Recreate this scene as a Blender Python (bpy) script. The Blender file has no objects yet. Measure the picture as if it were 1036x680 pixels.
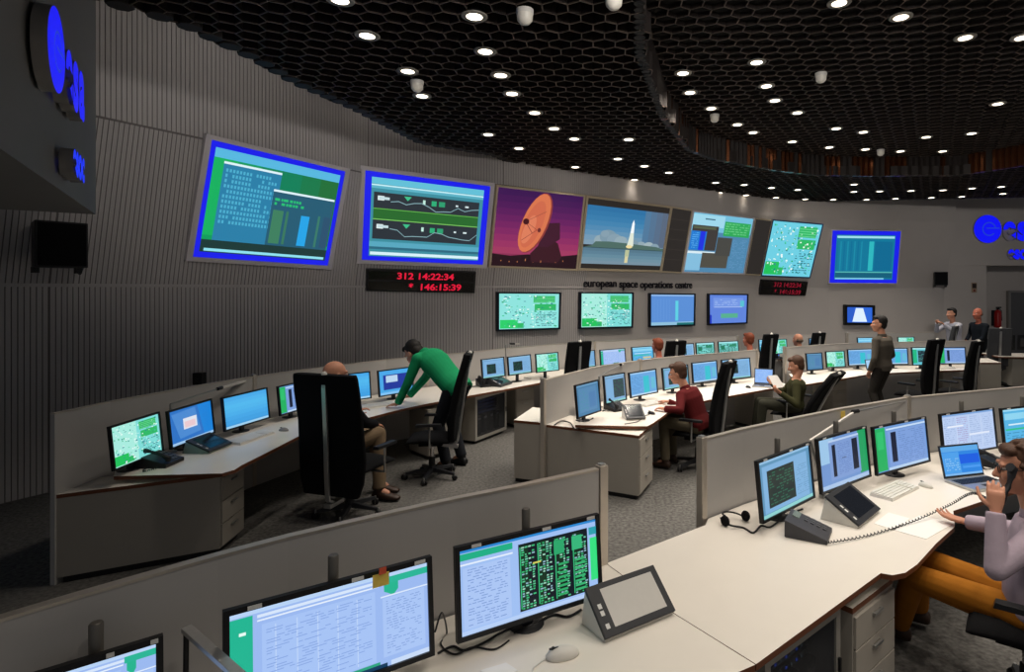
import bpy, bmesh, math, random
from mathutils import Vector, Matrix, Euler
SC = bpy.context.scene
COL = SC.collection
RNG = random.Random(7)
PI = math.pi

# ------------------------------------------------------------------ camera
CAM_H, FPX, CX, HY = 2.30, 600.0, 600.0, 293.0
cam_d = bpy.data.cameras.new('camera'); cam = bpy.data.objects.new('camera', cam_d); COL.objects.link(cam)
cam.location = (0, 0, CAM_H); cam.rotation_euler = (PI/2, 0, 0)
cam_d.sensor_width = 36.0; cam_d.lens = 36.0*FPX/1036.0
cam_d.shift_x = -(CX-518.0)/1036.0; cam_d.shift_y = -(340.0-HY)/1036.0
cam_d.clip_end = 200
SC.camera = cam
SC.view_settings.view_transform = 'Standard'; SC.view_settings.look = 'None'
SC.view_settings.gamma = 1; SC.view_settings.use_curve_mapping = False
SC.view_settings.exposure = 0.0
SC.cycles.use_denoising = True
SC.cycles.max_bounces = 5
SC.cycles.sample_clamp_indirect = 4.0

def P(x, y, h):
    """point at height h seen at pixel (x, y)"""
    s = (CAM_H-h)/(y-HY)
    return Vector(((x-CX)*s, FPX*s, h))
def PZ(x, y, Z):
    """point at depth Z seen at pixel (x, y)"""
    return Vector(((x-CX)/FPX*Z, Z, CAM_H-(y-HY)/FPX*Z))

# ------------------------------------------------------------------ materials
MATS = {}
def lin(h):
    h = h.lstrip('#'); r = []
    for i in (0, 2, 4):
        c = int(h[i:i+2], 16)/255
        r.append(c/12.92 if c <= .04045 else ((c+.055)/1.055)**2.4)
    return (*r, 1)
def mat(name, col, rough=.6, metal=0.0, noise=0.0, nscale=40, bump=0.0, bscale=200, spec=.4, stretch=None):
    if name in MATS: return MATS[name]
    m = bpy.data.materials.new(name); m.use_nodes = True; nt = m.node_tree
    b = nt.nodes['Principled BSDF']
    c = lin(col) if isinstance(col, str) else (*col, 1)
    b.inputs['Base Color'].default_value = c; b.inputs['Roughness'].default_value = rough
    b.inputs['Metallic'].default_value = metal; b.inputs['Specular IOR Level'].default_value = spec
    tc = nt.nodes.new('ShaderNodeTexCoord')
    vec = tc.outputs['Object']
    if stretch:
        mp = nt.nodes.new('ShaderNodeMapping'); mp.inputs['Scale'].default_value = stretch
        nt.links.new(vec, mp.inputs['Vector']); vec = mp.outputs['Vector']
    if noise > 0:
        n = nt.nodes.new('ShaderNodeTexNoise'); n.inputs['Scale'].default_value = nscale; n.inputs['Detail'].default_value = 4
        nt.links.new(vec, n.inputs['Vector'])
        mx = nt.nodes.new('ShaderNodeMix'); mx.data_type = 'RGBA'
        mx.inputs['A'].default_value = tuple(max(0, v*(1-noise)) for v in c[:3])+(1,)
        mx.inputs['B'].default_value = tuple(min(1, v*(1+noise)) for v in c[:3])+(1,)
        nt.links.new(n.outputs['Fac'], mx.inputs['Factor']); nt.links.new(mx.outputs['Result'], b.inputs['Base Color'])
    if bump > 0:
        n2 = nt.nodes.new('ShaderNodeTexNoise'); n2.inputs['Scale'].default_value = bscale
        nt.links.new(vec, n2.inputs['Vector'])
        bp = nt.nodes.new('ShaderNodeBump'); bp.inputs['Strength'].default_value = bump; bp.inputs['Distance'].default_value = .004
        nt.links.new(n2.outputs['Fac'], bp.inputs['Height']); nt.links.new(bp.outputs['Normal'], b.inputs['Normal'])
    MATS[name] = m; return m
def em(col, strength=1.0):
    k = 'glow_%s_%g' % (col.lstrip('#'), strength)
    if k in MATS: return MATS[k]
    m = bpy.data.materials.new(k); m.use_nodes = True; nt = m.node_tree
    b = nt.nodes['Principled BSDF']
    b.inputs['Base Color'].default_value = (.01, .01, .012, 1); b.inputs['Roughness'].default_value = .35
    b.inputs['Specular IOR Level'].default_value = .2
    b.inputs['Emission Color'].default_value = lin(col); b.inputs['Emission Strength'].default_value = strength
    MATS[k] = m; return m

WALL = mat('ribbed_wall_paint', '#c4bebc', .75, noise=.06, nscale=3)
WALLP = mat('smooth_wall_paint', '#c2bbb6', .8, noise=.05, nscale=2)
GROOVE = mat('wall_backing', '#7d7775', .9, noise=.05)
CARPET = mat('grey_carpet', '#5f5d5a', .95, noise=1.3, nscale=30, bump=.6, bscale=160, spec=.1)
CREAM = mat('cream_laminate', '#ece5da', .38, noise=.025, nscale=6, spec=.45)
EDGE = mat('brown_wood_edge', '#6e3f26', .5, noise=.25, nscale=30, stretch=(1, 1, 8))
GREYLAM = mat('grey_laminate', '#a59f95', .55, noise=.03, nscale=8)
DRAWER = mat('drawer_front', '#aca59a', .5, noise=.04, nscale=10)
PANEL = mat('privacy_panel_grey', '#b7b4b1', .6, noise=.025, nscale=5)
POST = mat('aluminium_post', '#c9c0b4', .4, metal=.55, noise=.05)
BLACK = mat('black_plastic', '#131316', .45, noise=.1, bump=.1)
BLACK2 = mat('black_fabric', '#111113', .9, noise=.3, nscale=90, bump=.5, bscale=300, spec=.15)
DARKG = mat('dark_grey_plastic', '#2c2d31', .5, noise=.1)
SILVER = mat('brushed_silver', '#b9b9b8', .35, metal=.8, noise=.08, stretch=(1, 1, 12))
CHROME = mat('chrome', '#d8d8d8', .15, metal=1)
WHITEP = mat('white_plastic', '#dedad2', .45, noise=.03)
KEYW = mat('keyboard_key_white', '#efece4', .5, noise=.03)
PAPER = mat('white_paper', '#f4f2ee', .8, noise=.02)
HONEY = mat('black_honeycomb', '#241d1a', .7, noise=.2, nscale=9)
HRIM = mat('honeycomb_rim', '#6a5a50', .55, noise=.2, nscale=9)
CEIL = mat('dark_ceiling_void', '#0b0a0a', .9, noise=.1)
BRONZE = mat('bronze_strip', '#7a4a30', .25, metal=.85, noise=.3, nscale=20)
RED = mat('red_paint', '#b01818', .4, noise=.05)
YELLOW = mat('yellow_note', '#f0d060', .8, noise=.03)
ORANGE = mat('orange_tab', '#d0573a', .8, noise=.03)
GLASSD = mat('dark_glass_door', '#0c0d10', .08, noise=.02, spec=.7)

# ------------------------------------------------------------------ mesh builder
class MB:
    def __init__(s): s.v, s.f, s.m, s.s, s.T = [], [], [], [], Matrix.Identity(4)
    def add(s, vs, fs, m=0, sm=False):
        o = len(s.v); s.v += [s.T @ Vector(p) for p in vs]
        for f in fs: s.f.append([o+i for i in f]); s.m.append(m); s.s.append(sm)
    def box(s, c, d, m=0, R=None):
        c = Vector(c); hx, hy, hz = d[0]/2, d[1]/2, d[2]/2
        vs = [Vector((x, y, z)) for z in (-hz, hz) for y in (-hy, hy) for x in (-hx, hx)]
        if R is not None: vs = [R @ p for p in vs]
        s.add([c+p for p in vs], [(0, 2, 3, 1), (4, 5, 7, 6), (0, 1, 5, 4), (2, 6, 7, 3), (0, 4, 6, 2), (1, 3, 7, 5)], m)
    def hexa(s, lo, hi, m=0):
        """solid between two 4-point loops"""
        s.add(list(lo)+list(hi), [(3, 2, 1, 0), (4, 5, 6, 7)]+[(i, (i+1) % 4, 4+(i+1) % 4, 4+i) for i in range(4)], m)
    def prism(s, poly, z0, z1, m=0, ms=None):
        n = len(poly); a = sum(poly[i][0]*poly[(i+1) % n][1]-poly[(i+1) % n][0]*poly[i][1] for i in range(n))
        if a < 0: poly = list(reversed(poly))
        vs = [(p[0], p[1], z0) for p in poly]+[(p[0], p[1], z1) for p in poly]
        s.add(vs, [tuple(range(n, 2*n))], m); s.add(vs, [tuple(reversed(range(n)))], m)
        s.add(vs, [(i, (i+1) % n, n+(i+1) % n, n+i) for i in range(n)], m if ms is None else ms)
    def strip(s, pts, z0, z1, t, m=0):
        """upright wall-like band of thickness t along plan points"""
        n = len(pts); L = []; Rr = []
        for i in range(n):
            a = Vector(pts[max(0, i-1)][:2]); b = Vector(pts[min(n-1, i+1)][:2])
            d = (b-a).normalized(); nn = Vector((-d.y, d.x))*t/2
            p = Vector(pts[i][:2]); L.append(p+nn); Rr.append(p-nn)
        zf0 = z0 if callable(z0) else (lambda i: z0); zf1 = z1 if callable(z1) else (lambda i: z1)
        vs = []
        for i in range(n):
            vs += [(*L[i], zf0(i)), (*Rr[i], zf0(i)), (*Rr[i], zf1(i)), (*L[i], zf1(i))]
        fs = []
        for i in range(n-1):
            o = 4*i
            for k in range(4): fs.append((o+k, o+4+k, o+4+(k+1) % 4, o+(k+1) % 4))
        fs += [(0, 1, 2, 3), (4*n-1, 4*n-2, 4*n-3, 4*n-4)]
        s.add(vs, fs, m)
    def tube(s, pts, r, m=0, n=8, caps=True):
        pts = [Vector(p) for p in pts]; k = len(pts)
        rs = r if isinstance(r, (list, tuple)) else [r]*k
        up = Vector((0, 0, 1)); d0 = (pts[1]-pts[0]).normalized()
        if abs(d0.dot(up)) > .95: up = Vector((1, 0, 0))
        vs = []
        for i in range(k):
            d = (pts[min(k-1, i+1)]-pts[max(0, i-1)]).normalized()
            a = d.cross(up)
            if a.length < 1e-4: a = d.cross(Vector((0, 1, 0)))
            a.normalize(); b = a.cross(d).normalized()
            for j in range(n):
                t = 2*PI*j/n; vs.append(pts[i]+(a*math.cos(t)+b*math.sin(t))*rs[i])
        fs = [(i*n+j, i*n+(j+1) % n, (i+1)*n+(j+1) % n, (i+1)*n+j) for i in range(k-1) for j in range(n)]
        s.add(vs, fs, m, True)
        if caps: s.add(vs[:n], [tuple(reversed(range(n)))], m); s.add(vs[-n:], [tuple(range(n))], m)
    def lathe(s, prof, m=0, n=16, c=(0, 0, 0), R=None, smooth=True):
        vs = []
        for r, z in prof:
            for j in range(n):
                p = Vector((r*math.cos(2*PI*j/n), r*math.sin(2*PI*j/n), z))
                vs.append((R @ p if R else p)+Vector(c))
        k = len(prof)
        s.add(vs, [(i*n+j, i*n+(j+1) % n, (i+1)*n+(j+1) % n, (i+1)*n+j) for i in range(k-1) for j in range(n)], m, smooth)
        if prof[0][0] > 1e-5: s.add(vs[:n], [tuple(reversed(range(n)))], m)
        if prof[-1][0] > 1e-5: s.add(vs[-n:], [tuple(range(n))], m)
    def ell(s, c, r, m=0, R=None, nu=16, nv=10, fn=None):
        vs = []
        for i in range(nv+1):
            th = PI*i/nv
            for j in range(nu):
                ph = 2*PI*j/nu
                p = Vector((r[0]*math.sin(th)*math.cos(ph), r[1]*math.sin(th)*math.sin(ph), r[2]*math.cos(th)))
                if fn: p = fn(p)
                vs.append((R @ p if R else p)+Vector(c))
        s.add(vs, [(i*nu+j, (i+1)*nu+j, (i+1)*nu+(j+1) % nu, i*nu+(j+1) % nu) for i in range(nv) for j in range(nu)], m, True)
    def cap(s, a, b, ra, rb, m=0, n=14, ends=(True, True)):
        a, b = Vector(a), Vector(b); s.tube([a, b], [ra, rb], m, n)
        if ends[0]: s.ell(a, (ra, ra, ra), m, nu=n, nv=8)
        if ends[1]: s.ell(b, (rb, rb, rb), m, nu=n, nv=8)
    def loft(s, rings, m=0, n=20):
        """rings: (centre, side vector, front vector, rside, rfront)"""
        vs = []
        for c, a, b, ra, rb in rings:
            for j in range(n):
                t = 2*PI*j/n; vs.append(Vector(c)+Vector(a)*ra*math.cos(t)+Vector(b)*rb*math.sin(t))
        k = len(rings)
        s.add(vs, [(i*n+j, i*n+(j+1) % n, (i+1)*n+(j+1) % n, (i+1)*n+j) for i in range(k-1) for j in range(n)], m, True)
        s.add(vs[:n], [tuple(reversed(range(n)))], m); s.add(vs[-n:], [tuple(range(n))], m)
    def quad(s, a, b, c, d, m=0): s.add([a, b, c, d], [(0, 1, 2, 3)], m)
    def build(s, name, mats, parent=None, world=False, bevel=0, fix=True):
        vs = s.v
        if parent is not None and world:
            rp = parent
            while rp.parent is not None: rp = rp.parent
            Mi = ROOTM[rp.name].inverted(); vs = [Mi @ p for p in vs]
        me = bpy.data.meshes.new(name); me.from_pydata([tuple(p) for p in vs], [], s.f)
        mats = mats if isinstance(mats, (list, tuple)) else [mats]
        for m_ in mats: me.materials.append(m_)
        me.polygons.foreach_set('material_index', s.m); me.polygons.foreach_set('use_smooth', s.s)
        if fix:
            bm = bmesh.new(); bm.from_mesh(me); bmesh.ops.recalc_face_normals(bm, faces=bm.faces); bm.to_mesh(me); bm.free()
        me.update()
        o = bpy.data.objects.new(name, me); COL.objects.link(o)
        if parent is not None: o.parent = parent
        if bevel:
            b = o.modifiers.new('edge_round', 'BEVEL'); b.width = bevel; b.segments = 2; b.limit_method = 'ANGLE'; b.angle_limit = .7
        return o
ROOTM = {}
def thing(name, label, cat, loc=(0, 0, 0), rz=0, group=None):
    o = bpy.data.objects.new(name, None); COL.objects.link(o); o.empty_display_size = .1
    o.location = loc; o.rotation_euler = (0, 0, rz)
    tag(o, label, cat, group)
    ROOTM[o.name] = Matrix.Translation(Vector(loc)) @ Matrix.Rotation(rz, 4, 'Z')
    return o
def tag(o, label, cat, group=None):
    o['label'] = label; o['category'] = cat
    if group: o['group'] = group
    return o
def single(name, mb, mats, label, cat, group=None, bevel=0, loc=None, rz=0):
    """a one-mesh thing; mesh given in world coordinates, origin moved to loc"""
    if loc is None:
        n = len(mb.v); loc = sum(mb.v, Vector())/n; loc.z = min(p.z for p in mb.v)
    M_ = Matrix.Translation(Vector(loc)) @ Matrix.Rotation(rz, 4, 'Z'); Mi = M_.inverted()
    mb.v = [Mi @ p for p in mb.v]
    o = mb.build(name, mats, bevel=bevel); o.location = loc; o.rotation_euler = (0, 0, rz)
    return tag(o, label, cat, group)
def struct(name, mb, mats, fix=False):
    o = mb.build(name, mats, fix=fix); o['kind'] = 'structure'; return o
ORD = ['first', 'second', 'third', 'fourth', 'fifth', 'sixth', 'seventh', 'eighth', 'ninth', 'tenth', 'eleventh', 'twelfth', 'thirteenth', 'fourteenth', 'fifteenth', 'sixteenth', 'seventeenth', 'eighteenth', 'nineteenth', 'twentieth', 'twenty-first', 'twenty-second', 'twenty-third', 'twenty-fourth', 'twenty-fifth', 'twenty-sixth', 'twenty-seventh', 'twenty-eighth', 'twenty-ninth', 'thirtieth']

# ------------------------------------------------------------------ room shell
W = [Vector(p) for p in [(-7.6, 3.9), (-6.15, 6.7), (-4.15, 10.35), (-1.95, 11.5), (-.17, 12.9), (1.96, 14.4), (4.4, 16.1), (6.7, 16.9), (10.5, 17.75), (15.5, 17.9)]]
KNEE, TILT, OFF, WTOP = 2.35, 4.25, .5, 6.6
def offset_line(pts, d):
    out = []
    for i, p in enumerate(pts):
        ns = []
        if i > 0: e = (pts[i]-pts[i-1]).normalized(); ns.append(Vector((e.y, -e.x)))
        if i < len(pts)-1: e = (pts[i+1]-pts[i]).normalized(); ns.append(Vector((e.y, -e.x)))
        n = sum(ns, Vector((0, 0))).normalized(); out.append(p+n*d/max(.5, n.dot(ns[0])))
    return out
WI = offset_line(W, OFF)      # tilted band's upper edge, leaning into the room
def v3(p, z): return Vector((p.x, p.y, z))
def wall_plane(i, band):
    if band == 'low': a, b, c = v3(W[i], 0), v3(W[i+1], 0), v3(W[i], 2)
    elif band == 'tilt': a, b, c = v3(W[i], KNEE), v3(W[i+1], KNEE), v3(WI[i], TILT)
    else: a, b, c = v3(WI[i], TILT), v3(WI[i+1], TILT), v3(WI[i], WTOP)
    n = (b-a).cross(c-a).normalized()
    if n.dot(Vector((0, 0, CAM_H))-a) < 0: n = -n
    return a, n
def on_wall(x, y, i, band, out=0.0):
    a, n = wall_plane(i, band); a = a+n*out
    o = Vector((0, 0, CAM_H)); d = PZ(x, y, 1.0)-o
    return o+d*((a-o).dot(n)/d.dot(n))
def ribbed(mb, A, B, C, D, pitch, n, depth=.009):
    """slats on the quad A B (bottom) C D (top, above B and A), n points into the room"""
    cnt = max(1, int((B-A).length/pitch))
    for k in range(cnt):
        t0, t1 = (k+.1)/cnt, (k+.9)/cnt
        a, b = A.lerp(B, t0), A.lerp(B, t1); d, c = D.lerp(C, t0), D.lerp(C, t1)
        q = [a, b, c, d]; f = [p+n*depth for p in q]
        mb.add(q+f, [(4, 5, 6, 7), (0, 1, 5, 4), (1, 2, 6, 5), (2, 3, 7, 6), (3, 0, 4, 7)], 0)
def wall_section(name, i0, i1, rib):
    mb = MB()
    for i in range(i0, i1):
        bands = [(v3(W[i], 0), v3(W[i+1], 0), v3(W[i+1], KNEE), v3(W[i], KNEE), 'low'),
                 (v3(W[i], KNEE), v3(W[i+1], KNEE), v3(WI[i+1], TILT), v3(WI[i], TILT), 'tilt'),
                 (v3(WI[i], TILT), v3(WI[i+1], TILT), v3(WI[i+1], WTOP), v3(WI[i], WTOP), 'top')]
        for A, B, C, D, bn in bands:
            n = wall_plane(i, bn)[1]
            mb.quad(A, B, C, D, 1 if rib else 0)
            if rib:
                g = .012; up = (D-A).normalized()*g; side = (B-A).normalized()*.006
                ribbed(mb, A+up+side, B+up-side, C-up-side, D-up+side, rib, n)
        # joint strip at the facet seam
    return struct(name, mb, [WALL if rib else WALLP, GROOVE])
wall_section('wall_left', 0, 2, .052)
wall_section('wall_back', 2, 4, .052)
wall_section('wall_front', 4, 8, None)
# floor
mb = MB(); mb.quad((-14, -4, 0), (18, -4, 0), (18, 22, 0), (-14, 22, 0)); struct('floor', mb, CARPET)
# right part: upper wall with the sign, lower wall, recess with door
TOPR = 3.05
def pl(x, Z): return Vector(((x-CX)/FPX*Z, Z))
mb = MB()
a, b = W[8], Vector((15.5, 17.9))
mb.quad(v3(a, TOPR), v3(b, TOPR), v3(b, WTOP), v3(a, WTOP))
q = pl(998, 17.82)
mb.quad(v3(a, 0), v3(q, 0), v3(q, TOPR), v3(a, TOPR))
# side cheek between tilted band and flat wall
mb.add([v3(W[8], KNEE), v3(WI[8], TILT), v3(WI[8], WTOP), v3(W[8], WTOP)], [(0, 1, 2, 3)])
struct('wall_right', mb, WALLP)
mb = MB(); r2 = Vector((q.x, 19.2)); r3 = Vector((15.8, 19.2))
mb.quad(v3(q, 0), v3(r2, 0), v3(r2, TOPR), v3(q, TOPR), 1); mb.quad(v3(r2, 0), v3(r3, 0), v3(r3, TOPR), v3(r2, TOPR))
mb.quad(v3(q, TOPR), v3(r2, TOPR), v3(r3, TOPR), v3(Vector((15.8, 17.9)), TOPR))
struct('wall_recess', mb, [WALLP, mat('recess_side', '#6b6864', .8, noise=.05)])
mb = MB(); dx0, dx1 = pl(1021, 19.15).x, 15.0
mb.box(((dx0+dx1)/2, 19.16, 1.1), (dx1-dx0, .05, 2.2)); d_ = struct('door_1', mb, mat('grey_door', '#5f5f61', .5, noise=.04), fix=True)
mb = MB(); w_ = .07
mb.box((dx0-w_/2, 19.13, 1.13), (w_, .12, 2.26)); mb.box(((dx0+dx1)/2, 19.13, 2.235), (dx1-dx0, .12, w_))
fr = mb.build('door_frame', mat('door_frame_grey', '#8a8783', .5, noise=.04), d_)
# horizontal trims: knee ledge on the left and the shadow line over the recess
mb = MB()
for i in range(0, 4):
    n = wall_plane(i, 'low')[1]
    mb.hexa([v3(W[i], KNEE-.02), v3(W[i+1], KNEE-.02), v3(W[i+1], KNEE-.02)+n*.03, v3(W[i], KNEE-.02)+n*.03], [v3(W[i], KNEE+.02), v3(W[i+1], KNEE+.02), v3(W[i+1], KNEE+.02)+n*.03, v3(W[i], KNEE+.02)+n*.03])
struct('trim_1', mb, WALL, fix=True)
mb = MB(); mb.box(((a.x+b.x)/2, 17.78, TOPR), (b.x-a.x, .06, .06)); struct('trim_2', mb, WALLP, fix=True)

# ------------------------------------------------------------------ honeycomb ceiling
ZS, ZR = 4.70, 5.10
slab = [P(x, y, ZS).to_2d() for x, y in [(100, 0), (180, 22), (260, 60), (300, 84), (360, 110), (427, 145), (500, 157), (535, 172), (593, 183), (660, 193), (765, 203), (805, 204), (1036, 199.5)]]
slab = [Vector((-4.15, -2.0)), Vector((-4.15, 3.0))]+slab+[Vector((14.5, 15.4)), Vector((14.5, -2.0))]
rec = [P(x, y, ZS).to_2d() for x, y in [(647, 55), (671, 120), (696, 152), (720, 161), (751, 167), (785, 173), (823, 177.5), (878, 178.5), (968, 178), (1036, 168)]]
rec = [Vector((.3, -2)), Vector((.3, 3.8))]+rec+[Vector((12.5, 10.6)), Vector((12.5, -2))]
def inside(p, poly):
    c = False; n = len(poly)
    for i in range(n):
        a, b = poly[i], poly[(i+1) % n]
        if (a.y > p.y) != (b.y > p.y) and p.x < (b.x-a.x)*(p.y-a.y)/(b.y-a.y)+a.x: c = not c
    return c
def honeycomb(name, test, z, depth):
    r = .125; mb = MB(); seen = set(); t = .0045
    dx, dy = math.sqrt(3)*r, 1.5*r
    for j in range(-16, 110):
        for i in range(-24, 84):
            c = Vector((i*dx+(j % 2)*dx/2, j*dy))
            if not test(c): continue
            if c.y < 1 or c.y > 18: continue
            if (c.x*FPX/c.y+CX) > 1110: continue
            vs = [c+Vector((math.cos(PI/6+k*PI/3), math.sin(PI/6+k*PI/3)))*r for k in range(6)]
            for k in range(6):
                a, b = vs[k], vs[(k+1) % 6]; m_ = (a+b)/2; key = (round(m_.x, 3), round(m_.y, 3))
                if key in seen: continue
                seen.add(key)
                e = (b-a).normalized(); n = Vector((-e.y, e.x))*t
                q = [a-n, b-n, b+n, a+n]
                mb.add([v3(p, z) for p in q]+[v3(p, z+depth) for p in q], [(0, 4, 5, 1), (2, 6, 7, 3)], 0)
                mb.add([v3(p, z) for p in q], [(0, 1, 2, 3)], 1)
                mb.add([v3(p, z) for p in q]+[v3(p, z+.012) for p in q], [(0, 4, 5, 1), (2, 6, 7, 3)], 1)
    return struct(name, mb, [HONEY, HRIM])
honeycomb('ceiling_soffit', lambda c: inside(c, slab) and not inside(c, rec), ZS, .2)
honeycomb('ceiling_recess', lambda c: inside(c, rec), ZR, .2)
mb = MB(); mb.quad((-14, -4, 6.6), (18, -4, 6.6), (18, 22, 6.6), (-14, 22, 6.6)); 
mb.prism([(p.x, p.y) for p in slab], ZS+.45, ZS+.5)
struct('ceiling', mb, CEIL)
# edge of the hanging slab: a scalloped row of cut cells
mb = MB()
for i in range(len(slab)-2):
    A, B = slab[i], slab[i+1]; L = (B-A).length; k = max(1, int(L/.19))
    for j in range(k):
        c = A.lerp(B, (j+.5)/k)
        mb.lathe([(.098, ZS-.005), (.104, ZS), (.104, ZS+.44)], 0, 8, (c.x, c.y, 0))
struct('ceiling_edge', mb, [HONEY])
# bronze band where the ceiling steps up
mb = MB(); pr = None
for i in range(1, len(rec)-2):
    A, B = rec[i], rec[i+1]; L = (B-A).length; k = max(1, int(L/.11))
    for j in range(k):
        c = A.lerp(B, (j+.5)/k); n = Vector((-(B-A).y, (B-A).x)).normalized(); r = RNG.random()
        mb.lathe([(.052+.012*r, ZS), (.052+.012*r, ZR+.06)], 0 if (r < .42 and i > 2) else 1, 6, (c.x, c.y, 0), smooth=False)
struct('ceiling_step', mb, [BRONZE, HONEY], fix=True)
# ------------------------------------------------------------------ screen pictures
class Canvas:
    """flat shapes in u (left to right) and v (top to bottom) on a screen surface"""
    def __init__(s, f): s.f, s.mb, s.mats, s.ix, s.n = f, MB(), [], {}, 0
    def mi(s, col, st=1.0):
        m = em(col, st)
        if m.name not in s.ix: s.ix[m.name] = len(s.mats); s.mats.append(m)
        return s.ix[m.name]
    def poly(s, pts, col, lay=None, st=1.0):
        if lay is None: s.n += 1; lay = 1+min(s.n, 400)*.02
        s.mb.add([s.f(u, v, lay) for u, v in pts], [tuple(range(len(pts)))], s.mi(col, st))
    def rect(s, a, b, c, d, col, lay=None, st=1.0): s.poly([(a, b), (c, b), (c, d), (a, d)], col, lay, st)
    def text(s, a, b, c, d, rows, col, rng, fill=.7, size=.45, cols=None):
        """rows of small marks, too small to read"""
        s.n += 1; lay = 1+min(s.n, 400)*.02
        for r in range(rows):
            v0 = b+(d-b)*(r+.2)/rows; v1 = v0+(d-b)/rows*size; u = a
            while u < c:
                w = (c-a)*rng.uniform(.04, .16)
                if cols: w = (c-a)/cols*.6
                if rng.random() < fill: s.rect(u, v0, min(c, u+w), v1, col, lay)
                u += (c-a)/cols if cols else w*1.35
    def ellipse(s, cu, cv, ru, rv, ang, col, n=24, asp=1.0):
        p = []
        for k in range(n):
            t = 2*PI*k/n; x, y = ru*math.cos(t), rv*math.sin(t)
            p.append((cu+(x*math.cos(ang)-y*math.sin(ang))/asp, cv+(x*math.sin(ang)+y*math.cos(ang))))
        s.poly(p, col)
    def done(s, parent, world=False): return s.mb.build('display', s.mats, parent, world, fix=False)

def pic_map(c, g, bg='#7fdcd8', gr='#22c05c', gr2='#2fb866'):
    c.rect(0, 0, 1, 1, bg, 1)
    c.rect(0, 0, .5, 1, '#a8ecdf' if bg == '#7fdcd8' else bg)
    c.rect(.02, .74, .3, .98, gr); c.rect(.3, .84, .4, .98, gr2)
    c.rect(.56, .06, .93, .26, gr2); c.rect(.58, .3, .95, .48, gr2)
    for k in range(150):
        u, v = g.uniform(.03, .94), g.uniform(.04, .94); w = g.uniform(.008, .04)
        c.rect(u, v, u+w, v+g.uniform(.01, .04), g.choice(['#e8fff8', '#dffaf4', '#2fae78', '#1d8a86', '#48cfa0', '#f4fffb', '#347f95']))
    for r in range(4): c.rect(.57, .1+r*.045, .92, .11+r*.045, '#7fe3a4')
    c.text(.6, .55, .96, .95, 9, '#2c6f80', g, .55, .4)
def pic_plain(c, g):
    for k in range(8): c.rect(0, k/8, 1, (k+1)/8, ['#49a9e8', '#4fb2ec', '#52b8ee', '#4fb4ec', '#4aaeea', '#45a6e6', '#40a0e2', '#3c9ade'][k], 1)
    c.rect(0, .93, 1, 1, '#9fd0ee')
def pic_desktop(c, g, win='#e8c8cf'):
    c.rect(0, 0, 1, 1, '#2d72c4', 1); c.poly([(.66, 0), (1, 0), (1, 1), (.78, 1)], '#1c82d8'); c.poly([(.05, .1), (.6, .05), (.7, .8), (.2, .85)], '#4b8ad2')
    c.rect(.3, .3, .62, .62, '#dfe3ee'); c.rect(.33, .4, .58, .58, win)
    c.rect(0, .93, 1, 1, '#9ec6ea')
def pic_docs(c, g):
    c.rect(0, 0, 1, 1, '#9bb9f0', 1); c.rect(0, 0, 1, .05, '#b9d4f6'); c.rect(0, .06, .1, 1, '#22b592'); c.rect(.12, .07, 1, .1, '#d7e6fb'); c.rect(.12, .12, .72, .135, '#e6f0fd')
    c.rect(.73, .05, 1, .12, '#2bb596'); c.poly([(.75, .12), (.83, .12), (.83, .2), (.8, .26), (.77, .22), (.75, .2)], '#26b48f')
    c.rect(.14, .17, .7, .92, '#a6c3f5'); c.rect(.74, .27, .98, .9, '#a9c5f5'); c.rect(.73, .245, 1, .26, '#dce9fc')
    for k in range(5): c.rect(.2+k*.1, .2, .205+k*.1, .9, '#c0d6f9')
    c.text(.16, .2, .68, .88, 26, '#88a6e2', g, .6, .35); c.text(.76, .3, .96, .88, 22, '#86a3de', g, .6, .35)
    c.rect(.04, .2, .07, .23, '#e8fff8'); c.rect(.5, .93, .72, .96, '#2aa27e'); c.rect(.5, .96, .76, 1, '#123a5c'); c.rect(.78, .95, 1, 1, '#c9dcf8')
def pic_tables(c, g):
    c.rect(0, 0, 1, 1, '#9fbff2', 1); c.rect(0, 0, 1, .04, '#2c86d0'); c.rect(0, .05, .36, .13, '#1fae84'); c.rect(0, .17, .36, .19, '#e4eefc')
    c.rect(.02, .22, .34, .94, '#abc6f4'); c.text(.05, .24, .32, .92, 22, '#7f9cd8', g, .65, .35)
    c.rect(.4, .1, .93, .93, '#0d1620')
    for a in (.42, .55, .68, .82):
        c.rect(a-.012, .12, a+.05, .92, '#12301f' if a < .6 else '#0f2a1c'); c.rect(a-.012, .14, a-.004, .9, '#35b878')
        for r in range(26):
            for q in range(4):
                if g.random() < .62: c.rect(a+q*.026, .14+r*.03, a+q*.026+g.uniform(.012, .022), .158+r*.03, g.choice(['#2fa868', '#3fbf7c', '#6fc9a8', '#9fd8bf', '#8fb8c8', '#57c08c']))
    c.rect(.66, .16, .74, .34, '#2aa56a'); c.rect(.8, .16, .88, .34, '#35b57a'); c.rect(.5, .36, .56, .38, '#d8d060')
    for r in range(8): c.rect(.69, .46+r*.055, .76, .49+r*.055, '#2fa565'); c.rect(.82, .46+r*.055, .9, .49+r*.055, '#37b070')
    c.rect(.94, .1, 1, .2, '#2c9fae'); c.rect(.945, .24, 1, .8, '#35e080'); c.rect(0, .95, 1, 1, '#b6cff6')
def pic_window(c, g, bg='#6fa2cf', dark='#17262c', du=(.2, .28, .62, .82)):
    c.rect(0, 0, 1, 1, bg, 1); c.rect(0, 0, 1, .05, '#93bfe0'); c.rect(.06, .1, .94, .93, '#7fb0da')
    c.rect(*du, dark); c.text(du[0]+.03, du[1]+.04, du[2]-.03, du[3]-.03, 12, '#2f6d55', g, .55, .4); c.text(du[2]+.04, .3, .94, .86, 14, '#5f93c0', g, .6, .35)
    c.rect(0, .94, 1, 1, '#8fd0d0')
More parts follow.
